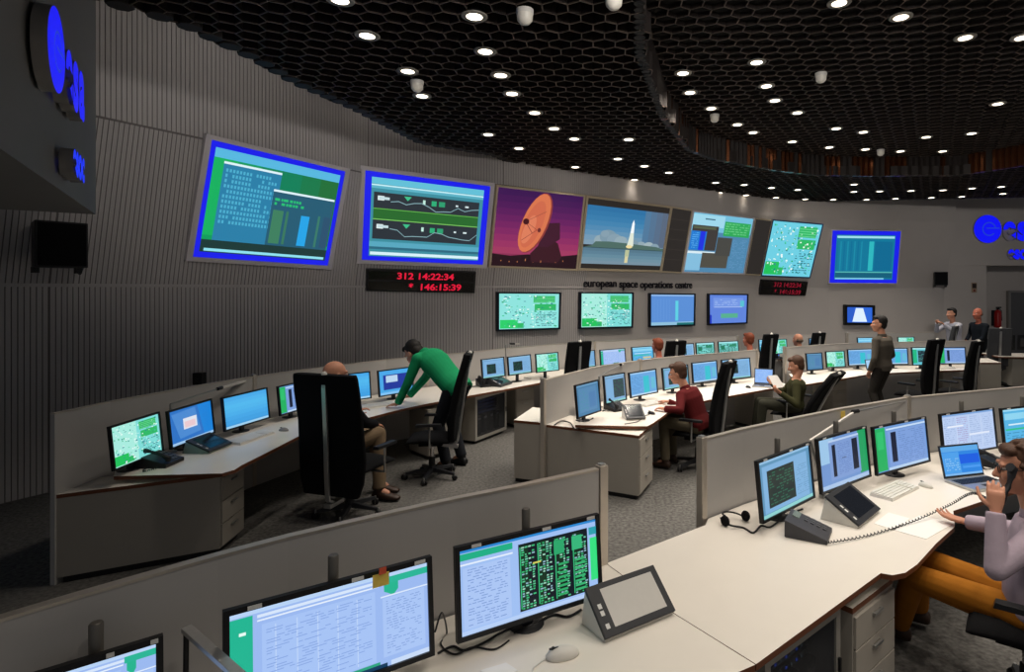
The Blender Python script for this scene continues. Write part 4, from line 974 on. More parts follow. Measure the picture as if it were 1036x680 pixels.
def telephone(label, p, yaw, handset=True, m=BLACK, scale=1.0):
    root = thing('desk_telephone', label, 'telephone', p, yaw, 'desk telephones'); s = scale
    mb = MB(); w, d = .2*s, .22*s
    mb.hexa([Vector((-w/2, -d/2, 0)), Vector((w/2, -d/2, 0)), Vector((w/2, d/2, 0)), Vector((-w/2, d/2, 0))], [Vector((-w/2, -d/2, .025*s)), Vector((w/2, -d/2, .025*s)), Vector((w/2, d/2, .095*s)), Vector((-w/2, d/2, .095*s))]); mb.build('body', m, root, bevel=.004)
    R = Matrix.Rotation(math.atan2(.07, .22), 3, 'X'); mb = MB()
    for r in range(4):
        for c in range(3):
            y = -d/2+.03*s+r*.032*s; mb.box((w*.12+c*.026*s, y, .025*s+(y+d/2)*.07/.22+.003), (.018*s, .02*s, .008), 0, R)
    mb.build('keypad', mat('phone_key_grey', '#55565a', .5, noise=.05), root)
    mb = MB(); y = d/2-.04*s; mb.box((w*.23, y, .025*s+(y+d/2)*.07/.22+.002), (.085*s, .04*s, .006), 0, R); mb.build('small_display', mat('lcd_grey', '#7d8a82', .25, noise=.03), root)
    if handset:
        mb = handset_mesh(None, .19*s); Tm = Matrix.Translation((-w*.28, -.005, .068*s)) @ Matrix.Rotation(math.atan2(.07, .22), 4, 'X') @ Matrix.Rotation(PI/2, 4, 'Z'); mb.v = [Tm @ q for q in mb.v]; mb.build('handset', m, root)
        mb = MB(); pts = []
        for k in range(60): t = k/59; pts.append((-w*.5-.02-.09*math.sin(t*PI)+.006*math.cos(k*1.6), -d*.3+t*.1, .012+.006*math.sin(k*1.6)))
        mb.tube(pts, .003, 0, 6); mb.build('cord', m, root)
    return root
def touch_panel(label, fl, fr, desk, depth, height, scr, body=WHITEP, lip=.015, group='touch panels'):
    A_, B_ = P(*fl, desk+lip), P(*fr, desk+lip); c = (A_+B_)/2; w = (B_-A_).length; yaw = math.atan2(B_.y-A_.y, B_.x-A_.x)
    root = thing('touch_panel', label, 'touch panel', (c.x, c.y, desk), yaw, group)
    mb = MB(); mb.hexa([Vector((-w/2, 0, 0)), Vector((w/2, 0, 0)), Vector((w/2, depth, 0)), Vector((-w/2, depth, 0))], [Vector((-w/2, 0, lip)), Vector((w/2, 0, lip)), Vector((w/2, depth*.86, height)), Vector((-w/2, depth*.86, height))]); mb.build('wedge_body', body, root, bevel=.004)
    top = lambda u, v, e: Vector((-w/2+u*w, (1-v)*depth*.86, lip+(1-v)*(height-lip)))+Vector((0, -(height-lip), depth*.86)).normalized()*e
    mb = MB(); mb.hexa([top(-.01, 1.02, .001), top(1.01, 1.02, .001), top(1.01, -.02, .001), top(-.01, -.02, .001)], [top(-.01, 1.02, .018), top(1.01, 1.02, .018), top(1.01, -.02, .018), top(-.01, -.02, .018)]); mb.build('screen_casing', DARKG, root, bevel=.003)
    mb = MB(); mb.quad(top(.16, .88, .0188), top(.92, .88, .0188), top(.92, .1, .0188), top(.16, .1, .0188)); mb.build('touch_screen', scr, root)
    for v in (.42, .56, .82): mb = MB(); mb.quad(top(.05, v+.05, .019), top(.1, v+.05, .019), top(.1, v-.05, .019), top(.05, v-.05, .019)); mb.build('button', STK, root)
    return root
SCRG = mat('touch_glass_pale_reflection', '#d2cfc9', .18, noise=.03, spec=.6); SCRD = mat('dark_touch_glass', '#20242c', .12, noise=.03, spec=.6)  # pale grey stands for a reflection, put into the glass colour
touch_panel('touch panel with pale grey screen on a wedge in the foreground', (611.6, 647), (681, 618.5), HC, .185, .165, SCRG)
touch_panel('white wedge touch panel with dark screen beside the desk telephone at right', (868, 533), (889, 516), HC, .25, .15, SCRD)
touch_panel('grey wedge touch panel with dark screen in front of the blue desktop monitor', (211, 458), (234, 449), HA, .26, .11, SCRD, mat('wedge_teal_grey', '#7f9088', .5, noise=.03))
touch_panel('white wedge touch panel near the maroon man, close to the end cabinet', (634, 424.5), (653, 423.5), HB, .22, .14, SCRD)
touch_panel('small dark touch panel below the dark-window monitors right of the green sweater', (507, 391), (518, 387.5), HA, .3, .12, SCRD, DARKG)
dirR = (P(941, 467, .84)-P(888, 482, .84)); yR = math.atan2(dirR.y, dirR.x)
dA = (P(273, 423, .86)-P(228, 437, .86)); yA = math.atan2(dA.y, dA.x)
telephone('dark desk telephone without its handset beside the white touch panel', P(818, 541, HC), yR+.5, False, mat('phone_dark_grey', '#3f3f44', .5, noise=.05), 1.15)
telephone('black desk telephone at the near end of the left row', P(161, 470, HA), yA+.2, True, BLACK, 1.25)
telephone('black telephone right of the bending man', P(491, 390.5, HA), .5, True, BLACK, 1.2)
telephone('black telephone in front of the second middle-row monitor', P(623, 414.5, HB), .6, True, BLACK, 1.1)
telephone('black desk telephone behind the open laptop at far right of the near desk', P(1004, 471, HC), yR+.1, True, BLACK, 1.0)
keyboard('white keyboard below the green-banded monitor of the man on the telephone', P(905.5, 498, HC), yR+.12, .46, .17)
keyboard('white keyboard below the plain blue monitor of the left row', P(254, 444, HA), yA, .5, .17)
keyboard('white keyboard before the man in maroon', P(660, 409, HB), math.atan2(1, 1), .45, .16)
keyboard('white keyboard on the far desk below the cyan monitor', P(543, 382, HA), .7, .45, .16)
keyboard('white keyboard between the standing man and the black chair', P(955, 373.2, HB), .3, .45, .16)
keyboard('white keyboard beside the hands of the man in green', P(383, 411, HA), .75, .45, .16)
mouse('white mouse in front of the foreground touch panel', P(569, 664, HC), 1.9).scale = (1.35, 1.35, 1.2)
mouse('white mouse beside the keyboard of the man on the telephone', P(936.5, 492.5, HC), yR, cable=False)
mouse('grey mouse on the left row, just left of the tall black chair', P(287, 436, HA), yA, mat('mouse_grey', '#8f8d8a', .5, noise=.03), False)
mouse('black mouse by the hand of the man in maroon', P(659, 419, HB), .8, BLACK, False)
mouse('dark mouse beside the open laptop of the middle row', P(757, 392.5, HB), .4, BLACK, False)
def laptop(label, hl, hr, hpx, desk, paint, base=SILVER, seed=0, depth=.25, rec=14):
    A_, B_ = P(*hl, desk+.03), P(*hr, desk+.03); c = (A_+B_)/2; w = (B_-A_).length; yaw = math.atan2(B_.y-A_.y, B_.x-A_.x)
    H = hpx*(CAM_H-desk-.03)/((hl[1]+hr[1])/2-HY)
    root = thing('laptop', label, 'laptop', (c.x, c.y, desk), yaw, 'open laptops')
    mb = MB(); mb.box((0, -depth/2, .013), (w, depth, .022)); mb.build('base', base, root, bevel=.003)
    mb = MB()
    for r in range(5):
        for k in range(13): mb.box((-w*.43+k*w*.86/12, -.05-r*.022, .0255), (w*.06, .017, .003))
    mb.box((0, -depth*.8, .0245), (w*.25, depth*.25, .001)); mb.build('keys', BLACK, root)
    T = Matrix.Translation((0, .0, .024)) @ Matrix.Rotation(math.radians(-rec), 4, 'X')
    mb = MB(); mb.T = T; mb.box((0, .006, H/2), (w, .012, H)); ld = mb.build('lid', DARKG, root, bevel=.003)
    c_ = Canvas(lambda u, v, L: T @ Vector((-w/2+.012+u*(w-.024), -.0004-.0005*L, .018+(1-v)*(H-.032)))); paint(c_, random.Random(seed)); d = c_.done(ld)
    return root
laptop('open laptop with bright blue screen before the man on the telephone', (956, 484), (996, 479.5), 32, HC, pic_laptop, seed=81, depth=.27)
laptop('open laptop with pale screen facing the man holding papers', (763, 387.5), (782, 388.6), 15.5, HB, lambda c, g: (c.rect(0, 0, 1, 1, '#8fb8f4', 1), c.text(.06, .1, .94, .9, 10, '#a9cbf8', g, .6, .4)), seed=82)
laptop('small far laptop with dark blue screen in front of the cyan monitor', (775, 361.5), (789, 360.6), 9, HA, lambda c, g: (c.rect(0, 0, 1, 1, '#2f6cc0', 1), c.rect(0, .8, 1, 1, '#3f7cd0')), DARKG, 83)
laptop('small laptop with light screen at the hand of the standing man', (877, 373.6), (886, 373), 10, HB, lambda c, g: c.rect(0, 0, 1, 1, '#a8d0f4', 1), DARKG, 84)
def sheet(label, pts, desk, m=PAPER, name='paper_sheet', group='loose papers'):
    q = [P(x, y, desk) for x, y in pts]; mb = MB(); mb.prism([p2(p) for p in q], desk+.0008, desk+.003)
    return single(name, mb, m, label, 'paper', group)
sheet('white paper sheet in front of the hand of the man on the telephone', ((902, 536), (937, 546), (966, 529.5), (930, 522)), HC)
sheet('white paper sheet left of the keyboard of the man on the telephone', ((884, 530), (905, 537), (921, 525), (899, 519)), HC)
sheet('white paper at the bottom edge under the foreground mouse', ((486, 679), (512, 671), (524, 679), (500, 689)), HC)
sheet('papers spread on the desk left of the standing man', ((840, 381), (858, 381.5), (874, 376.5), (855, 376)), HB)
# yellow note and orange tab on the foreground monitor top edge
def note(label, p, w, h, yaw, m, name='sticky_note', tilt=0.0):
    mb = MB(); R = Matrix.Rotation(yaw, 3, 'Z') @ Matrix.Rotation(tilt, 3, 'X')
    mb.box(p, (w, .002, h), 0, R); return single(name, mb, m, label, 'note', loc=p, rz=yaw)
A_, B_ = P(226, 742, HC+.07), P(440, 663, HC+.07); yD = math.atan2(B_.y-A_.y, B_.x-A_.x); dirD = (B_-A_).normalized(); nD_ = Vector((dirD.y, -dirD.x, 0))
Zn = (A_.lerp(B_, .745)).y
pn = PZ(384.5, 585.5, Zn); note('yellow sticky note on the top edge of the foreground document monitor', pn+nD_*.012, .062, .05, yD, YELLOW)
pn = PZ(386, 576, Zn); note('small orange tab behind the yellow sticky note', pn+nD_*.016, .028, .026, yD+.1, ORANGE)
pc = P(851, 418.5, 1.10); pc = PZ(850.5, 419, rowC[3].y-.02); note('small yellow note stuck on the privacy screen above the lamp arm', pc+Vector((.012, -.02, 0)), .06, .06, .6, YELLOW)

# ------------------------------------------------------------------ desk lamps with thin arms
def arm_lamp(label, foot, desk, top, joint, far, bar_first=True, r=.012):
    """upright post from the desk, a light bar and a thin rod ending at the privacy screen post"""
    root = thing('desk_lamp', label, 'lamp', foot, 0, 'thin arm desk lamps')
    mb = MB(); mb.lathe([(.04, 0), (.04, .012), (.014, .018)], 0, 14, foot); mb.tube([foot+Vector((0, 0, .01)), top], .011, 0, 10); mb.build('post', SILVER, root, True)
    def bar(a, b, nm, w, hgt, m):
        d = (b-a).normalized(); s_ = d.cross(Vector((0, 0, 1))).normalized()*w/2; u_ = s_.cross(d).normalized()*hgt/2
        mb = MB(); mb.hexa([a-s_-u_, a+s_-u_, a+s_+u_, a-s_+u_], [b-s_-u_, b+s_-u_, b+s_+u_, b-s_+u_]); mb.build(nm, m, root, True)
    if bar_first: bar(top, joint, 'light_bar', .018, .014, WHITEP); bar(joint, far, 'rod', .01, .01, SILVER)
    else: bar(top, joint, 'rod', .012, .012, SILVER); bar(joint, far, 'light_bar', .03, .02, WHITEP)
    mb = MB(); dj = (far-joint).normalized(); mb.tube([joint-dj*.04, joint+dj*.05], .018, 0, 10); mb.build('joint', BLACK, root, True)
    return root
ft = P(834, 503, HC); Zf = ft.y
jt = PZ(865, 416.5, rowC[3].y-.12)
arm_lamp('slim white lamp arm between the two left monitors of the man on the telephone', ft, HC, PZ(819.5, 446, Zf), jt, rowC[4]+Vector((-.02, -.04, -.03)))
ft = P(174, 457.5, HA); arm_lamp('slim lamp arm between the map monitor and the blue desktop monitor', ft, HA, PZ(172.5, 409, ft.y), PZ(222, 393, (ft.y+rowA[5].y)/2), rowA[5]+Vector((-.02, -.05, -.04)), False)
ft = P(607, 412, HB); arm_lamp('slim lamp arm rising between the first two middle-row monitors', ft, HB, PZ(606, 381, ft.y), PZ(628, 369, (ft.y+rowB[3].y)/2), rowB[3]+Vector((-.25, -.25, -.02)), False)
ft = P(512, 384.5, HA); arm_lamp('slim white lamp arm above the far monitors, left of the far black chair', ft, HA, PZ(511.5, 349.5, ft.y), PZ(518, 347.8, ft.y+.05), PZ(526, 348, ft.y+.1), False)
ft = P(187.5, 745, HC); tp = PZ(188.5, 636, ft.y)
root = thing('desk_lamp', 'thick grey lamp arm at the bottom left, in front of the document monitor', 'lamp', ft, 0, 'thin arm desk lamps')
mb = MB(); mb.tube([ft, tp], .009, 0, 10); mb.lathe([(.04, 0), (.04, .012), (.012, .018)], 0, 14, ft); mb.build('post', BLACK, root, True)
te = PZ(300, 735, ft.y-.35); d = (te-tp).normalized(); s_ = d.cross(Vector((0, 0, 1))).normalized()*.016; u_ = s_.cross(d).normalized()*.008
mb = MB(); mb.hexa([tp-s_-u_, tp+s_-u_, tp+s_+u_, tp-s_+u_], [te-s_-u_, te+s_-u_, te+s_+u_, te-s_+u_]); mb.build('light_bar', SILVER, root, True)

# ------------------------------------------------------------------ cables
def cable(label, pts, r, m=BLACK, group='loose cables', name='cable'):
    P_ = [Vector(p) for p in pts]; out = []
    for i in range(len(P_)-1):
        a0 = P_[max(0, i-1)]; a1 = P_[i]; a2 = P_[i+1]; a3 = P_[min(len(P_)-1, i+2)]
        for k in range(8):
            t = k/8; out.append(.5*((2*a1)+(a2-a0)*t+(2*a0-5*a1+4*a2-a3)*t*t+(3*a1-a0-3*a2+a3)*t**3))
    out.append(P_[-1]); mb = MB(); mb.tube(out, r, 0, 6); return single(name, mb, m, label, 'cable', group)
z = HC+.006
cable('black cable looping behind the foreground table monitor', [P(443, 661, z), P(458, 654, z), P(470, 658, z), P(490, 650, z), P(505, 641, z), P(520, 634, z)], .005)
cable('thin dark cable rising along the privacy screen between the foreground monitors', [P(440, 640, .9), P(447, 620, .95), P(452, 640, z), P(446, 652, z), P(460, 662, z), P(478, 655, z), P(500, 657, z), P(515, 648, z)], .004)
cable('black cable under the foreground table monitor, nearest the touch panel', [P(520, 640, z), P(545, 629, z), P(560, 622, z), P(575, 624, z), P(588, 617, z)], .006)
cable('tangled black cable beside the headset at the end of the telephone desk', [P(729, 524, z), P(738, 531, z), P(752, 534, z), P(762, 539, z), P(770, 532, z), P(780, 533, z), P(795, 522, z), P(812, 515, z)], .006)
zB = .73
cable('dark cable lying on the end cabinet of the middle row', [P(561, 430, zB), P(568, 426, zB), P(577, 428, zB), P(582, 434, zB), P(590, 430, zB), P(600, 423, .77)], .008)
cable('thin cable on the worktop leading to the maroon man mouse', [P(632, 429, .77), P(645, 426.5, .77), P(652, 421, .77), P(657, 419.5, .77)], .005)
# headset
hp = P(744, 527, HC+.02)
root = thing('headset', 'black headset lying at the left end of the telephone desk', 'headset', (hp.x, hp.y, HC), .5)
mb = MB(); mb.tube([(.09*math.cos(t), .075*math.sin(t), .02+.05*math.sin(t*.5)) for t in [k*PI/14 for k in range(15)]], .006, 0, 8); mb.build('headband', BLACK, root)
for s in (-1, 1):
    mb = MB(); mb.lathe([(.03, -.012), (.036, 0), (.03, .014)], 0, 14, (.09*s, 0, .036), Matrix.Rotation(PI/2, 3, 'Y')); mb.build('ear_cup', BLACK2, root)
mb = MB(); mb.tube([(-.09, 0, .03), (-.08, -.05, .02), (-.03, -.09, .012)], .004, 0, 6); mb.build('microphone_arm', BLACK, root)
# wall loudspeakers, sign, extinguisher
def wall_speaker(label, p, yaw, s=1.0):
    root = thing('wall_loudspeaker', label, 'loudspeaker', p, yaw, 'wall loudspeakers')
    mb = MB(); w, d, h = .42*s, .34*s, .46*s
    mb.hexa([Vector((-w/2, -d/2, -h/2)), Vector((w/2, -d/2, -h/2)), Vector((w*.36, d/2, -h/2)), Vector((-w*.36, d/2, -h/2))], [Vector((-w/2, -d/2, h/2)), Vector((w/2, -d/2, h/2)), Vector((w*.36, d/2, h/2)), Vector((-w*.36, d/2, h/2))]); mb.build('cabinet', BLACK, root, bevel=.01)
    mb = MB(); mb.box((0, -d/2-.008, 0), (w*.9, .016, h*.92)); mb.build('grille', BLACK2, root, bevel=.005)
    mb = MB(); mb.box((0, d/2+.06, -h*.1), (.06, .14, .06)); mb.box((0, d/2+.13, -h*.1), (.14, .015, .2)); mb.tube([(w*.44, .1, h*.42), (w*.56, .12, .1*s), (w*.6, .13, -.2*s), (w*.5, .1, -h*.62)], .02*s, 0, 6); mb.box((-w*.4, -.02, -h*.56), (.05, .08, .06)); mb.box((w*.4, -.02, -h*.56), (.05, .08, .06)); mb.build('bracket', BLACK, root)
    return root
sp = PZ(57, 248, 6.35); wall_speaker('large black loudspeaker hung below the left bulkhead', sp, 1.0, 1.05)
n = wall_plane(6, 'low')[1]
wall_speaker('small black loudspeaker on the far right wall under the logo', PZ(951, 282, 17.4), -.3, .85)
mb = MB(); pw = PZ(985.5, 291, 17.79); mb.box(pw, (.16, .02, .30), 0); mb.box(pw+Vector((0, -.012, .05)), (.12, .004, .14), 1); mb.box(pw+Vector((0, -.012, -.09)), (.05, .004, .07), 2)
single('wall_sign', mb, [mat('sign_beige', '#a58f78', .6, noise=.03), mat('sign_dark', '#2c1f1a', .5, noise=.03), mat('sign_red', '#7a3028', .5, noise=.03)], 'small dark safety sign on the far right wall below the logo', 'sign', loc=pw)
pe = PZ(1009.5, 322, 19.0)
root = thing('fire_extinguisher', 'red fire extinguisher hung in the recess beside the door', 'fire extinguisher', pe)
mb = MB(); mb.lathe([(.05, -.30), (.095, -.29), (.1, -.24), (.1, .16), (.08, .23), (.03, .27)], 0, 18); mb.build('cylinder_body', RED, root)
mb = MB(); mb.lathe([(.03, .27), (.035, .32)], 0, 10); mb.box((.03, 0, .345), (.15, .04, .04)); mb.tube([(.02, 0, .32), (.1, -.02, .24), (.115, -.03, -.08)], .013, 0, 8); mb.build('valve', BLACK, root)
mb = MB(); mb.box((0, .14, .0), (.2, .03, .5)); mb.build('wall_bracket', DARKG, root)
# small black wall box with lever on the ribbed wall behind the left row
pw = on_wall(202, 383, 1, 'low', .05)
mb = MB(); mb.box(pw, (.12, .1, .16)); mb.box(pw+Vector((-.12, -.02, .03)), (.16, .03, .03)); single('wall_socket_box', mb, BLACK, 'small black socket box on the ribbed wall above the left monitors', 'socket', loc=pw)
# ------------------------------------------------------------------ chairs
FAB_G = mat('grey_chair_fabric', '#4a4b4e', .9, noise=.2, nscale=60, bump=.3, spec=.15)
def chair(label, base, f, fabric=None, wid=.5, top=1.44, bot=.52, recl=8, arms=True, seat_h=.48, group='high-backed swivel chairs', turn=.3):
    """tall control-room chair; f = the way a sitter faces"""
    fabric = fabric or BLACK2
    f = Vector((f[0], f[1], 0)).normalized()
    root = thing('swivel_chair', label, 'chair', (base.x, base.y, 0), math.atan2(f.y, f.x)-PI/2, group)
    mb = MB()
    for k in range(5):
        a = turn+k*2*PI/5; d = Vector((math.cos(a), math.sin(a), 0))
        s_ = Vector((-d.y, d.x, 0))
        p0, p1 = d*.03+Vector((0, 0, .1)), d*.31+Vector((0, 0, .075))
        mb.hexa([p0-s_*.028-Vector((0, 0, .025)), p0+s_*.028-Vector((0, 0, .025)), p0+s_*.022+Vector((0, 0, .025)), p0-s_*.022+Vector((0, 0, .025))], [p1-s_*.02-Vector((0, 0, .014)), p1+s_*.02-Vector((0, 0, .014)), p1+s_*.016+Vector((0, 0, .012)), p1-s_*.016+Vector((0, 0, .012))])
    mb.lathe([(.045, .07), (.05, .13), (.035, .15)], 0, 14); mb.build('star_base', DARKG, root)
    for k in range(5):
        a = turn+k*2*PI/5; d = Vector((math.cos(a), math.sin(a), 0)); mb = MB(); R = Matrix.Rotation(a+.7, 3, 'Z') @ Matrix.Rotation(PI/2, 3, 'X')
        for o_ in (-.018, .018): mb.lathe([(.012, -.011), (.03, -.011), (.032, 0), (.03, .011), (.012, .011)], 0, 14, d*.32+R @ Vector((0, 0, o_))+Vector((0, 0, .032)), R)
        mb.tube([d*.32+Vector((0, 0, .03)), d*.32+Vector((0, 0, .09))], .01, 1, 6); mb.build('caster', [BLACK, SILVER], root)
    mb = MB(); mb.lathe([(.026, .14), (.026, seat_h-.08)], 0, 14); mb.lathe([(.038, .14), (.038, .26)], 1, 14); mb.build('gas_column', [CHROME, BLACK], root)
    mb = MB(); w = wid*.5
    mb.loft([(Vector((0, -.22, seat_h-.04)), (1, 0, 0), (0, 0, 1), w*.92, .045), (Vector((0, -.1, seat_h-.03)), (1, 0, 0), (0, 0, 1), w*1.0, .055), (Vector((0, .12, seat_h-.02)), (1, 0, 0), (0, 0, 1), w*1.0, .055), (Vector((0, .24, seat_h-.035)), (1, 0, 0), (0, 0, 1), w*.95, .045), (Vector((0, .27, seat_h-.05)), (1, 0, 0), (0, 0, 1), w*.85, .02)], 0, 24)
    mb.box((0, 0, seat_h-.09), (.24, .28, .04), 0); mb.build('seat', fabric, root)
    # backrest: upright padded slab, slightly waisted, leaning back
    a = math.radians(recl); T = Matrix.Translation((0, -.23, bot-.02)) @ Matrix.Rotation(a, 4, 'X'); L = (top-bot)/math.cos(a)
    mb = MB(); mb.T = T
    prof = [(0, .82), (.12, .95), (.3, 1.0), (.6, .97), (.85, .98), (.97, .96), (1.0, .93)]
    vs = []; n = len(prof)
    for t, k in prof:
        z = t*L; y = -.03+.035*math.sin(t*PI*1.3); hw = w*k
        for x, yy in ((-hw, y+.012), (-hw*.9, y+.05), (hw*.9, y+.05), (hw, y+.012), (hw, y-.022), (hw*.92, y-.035), (-hw*.92, y-.035), (-hw, y-.022)): vs.append((x, yy, z))
    fs = [(i*8+j, i*8+(j+1) % 8, (i+1)*8+(j+1) % 8, (i+1)*8+j) for i in range(n-1) for j in range(8)]+[tuple(reversed(range(8))), tuple(range(8*(n-1), 8*n))]
    mb.add(vs, fs, 0, False); mb.build('backrest', fabric, root, bevel=.008)
    mb = MB(); mb.T = T
    pts = [(0, .02, -.1), (0, -.08, -.04), (0, -.085, L*.12), (0, -.075, L*.5), (0, -.075, L*.9), (0, -.06, L*1.01)]
    for k in range(len(pts)-1):
        p, q = Vector(pts[k]), Vector(pts[k+1]); d = (q-p).normalized(); u_ = d.cross(Vector((1, 0, 0))).normalized()*.012; s_ = Vector((.024, 0, 0))
        mb.hexa([p-s_-u_, p+s_-u_, p+s_+u_, p-s_+u_], [q-s_-u_, q+s_-u_, q+s_+u_, q-s_+u_])
    mb.box((0, .0, -.09), (.08, .2, .04)); sp_ = mb.build('back_spine', SILVER, root, bevel=.003)
    mb = MB(); mb.T = T; mb.ell((0, -.065, L*1.0), (.03, .026, .03), 0, nu=12, nv=8); mb.build('spine_knob', WHITEP, sp_)
    if arms:
        for s in (-1, 1):
            mb = MB(); x = s*(w+.045)
            mb.tube([(s*w*.6, -.02, seat_h-.08), (x, -.02, seat_h-.08), (x, -.02, seat_h+.17)], .014, 1, 8)
            mb.hexa([Vector((x-.035, -.16, seat_h+.17)), Vector((x+.035, -.16, seat_h+.17)), Vector((x+.035, .14, seat_h+.17)), Vector((x-.035, .14, seat_h+.17))], [Vector((x-.03, -.15, seat_h+.2)), Vector((x+.03, -.15, seat_h+.2)), Vector((x+.03, .13, seat_h+.2)), Vector((x-.03, .13, seat_h+.2))])
            mb.build('armrest', [BLACK, SILVER], root, bevel=.006)
    return root
chair('tall black chair seen from behind with a bald head above it, in the left row', P(354, 520, 0), (.30, .95), wid=.78, top=1.50, bot=.30, recl=3, seat_h=.56, turn=.1)
chair('black high-backed chair pushed behind the man in green', P(437, 483, 0), (-.93, -.1), wid=.52, top=1.55, bot=.5, recl=9, seat_h=.52, turn=.5)
chair('black high-backed chair of the man in maroon', P(706, 473, 0), (-.8, .45), wid=.5, top=1.42, bot=.46, recl=8, turn=.2)
chair('black chair leaning back under the man holding papers', PZ(803, 448, 8.95), (-.78, .62), wid=.6, top=1.14, bot=.46, recl=29, turn=.4)
chair('tall black chair right of the standing man, nearer than its twin', PZ(926, 424, 10.45), (-.55, .85), wid=.5, top=1.47, recl=5)
chair('tall dark chair at the right end of the second row below the bald man', PZ(966, 420, 10.7), (-.6, .8), wid=.44, top=1.42, recl=6)
chair('grey high-backed chair the man in the white shirt rests his hands on', PZ(950, 388, 14.3), (-.7, .6), FAB_G, .5, 1.46, recl=4)
chair('grey chair beside the fire extinguisher at far right', PZ(1007, 388, 14.3), (.3, .9), FAB_G, .5, 1.42, recl=7)
chair('black high-backed chair in front of the far monitors, left of the middle privacy screen', PZ(574, 428, 10.1), (-.62, .78), wid=.5, top=1.46, recl=4)
chair('small-looking black chair of the far person with red hair', PZ(672, 420, 11.0), (-.5, .85), wid=.46, top=1.40, recl=5, arms=False)
chair('far black chair right of the reddish-haired person', PZ(766, 412, 11.8), (-.5, .85), wid=.4, top=1.46, recl=5, arms=False)
chair('far black chair beside the pale bald head', PZ(815, 404, 13.0), (-.5, .85), wid=.4, top=1.4, recl=5, arms=False)

# ------------------------------------------------------------------ people
def remesh(mb, vox, smooth=6):
    me = bpy.data.meshes.new('tmp'); me.from_pydata([tuple(p) for p in mb.v], [], mb.f)
    bm = bmesh.new(); bm.from_mesh(me); bmesh.ops.remove_doubles(bm, verts=bm.verts, dist=1e-6); bmesh.ops.recalc_face_normals(bm, faces=bm.faces); bm.to_mesh(me); bm.free()
    o = bpy.data.objects.new('tmp', me); COL.objects.link(o)
    r = o.modifiers.new('r', 'REMESH'); r.mode = 'VOXEL'; r.voxel_size = vox
    if smooth: s_ = o.modifiers.new('s', 'SMOOTH'); s_.factor = .5; s_.iterations = smooth
    dg = bpy.context.evaluated_depsgraph_get(); dg.update()
    out = bpy.data.meshes.new_from_object(o.evaluated_get(dg))
    bpy.data.objects.remove(o); bpy.data.meshes.remove(me)
    out.polygons.foreach_set('use_smooth', [True]*len(out.polygons)); return out
def ik(a, c, l1, l2, hint):
    d = c-a; L = d.length; mx = (l1+l2)*.995
    if L > mx: k = L/mx; l1 *= k; l2 *= k
    x = (l1*l1-l2*l2+L*L)/(2*L); h = math.sqrt(max(0, l1*l1-x*x)); dn = d.normalized()
    hv = hint-dn*hint.dot(dn)
    hv = hv.normalized() if hv.length > 1e-4 else Vector((0, 0, 1))
    return a+dn*x+hv*h
SKIN = mat('skin', '#c98f74', .55, noise=.06, nscale=30, spec=.3)
SKINR = mat('skin_ruddy', '#c0705a', .55, noise=.06, nscale=30, spec=.3)
EYEW = mat('eye_white', '#e6e2dc', .25, noise=.02); IRIS = mat('eye_iris', '#2a1c14', .2, noise=.02); LIP = mat('lip', '#a8605a', .5, noise=.03)
def cloth(name, col): return mat(name, col, .9, noise=.12, nscale=14, bump=.25, bscale=60, spec=.15)
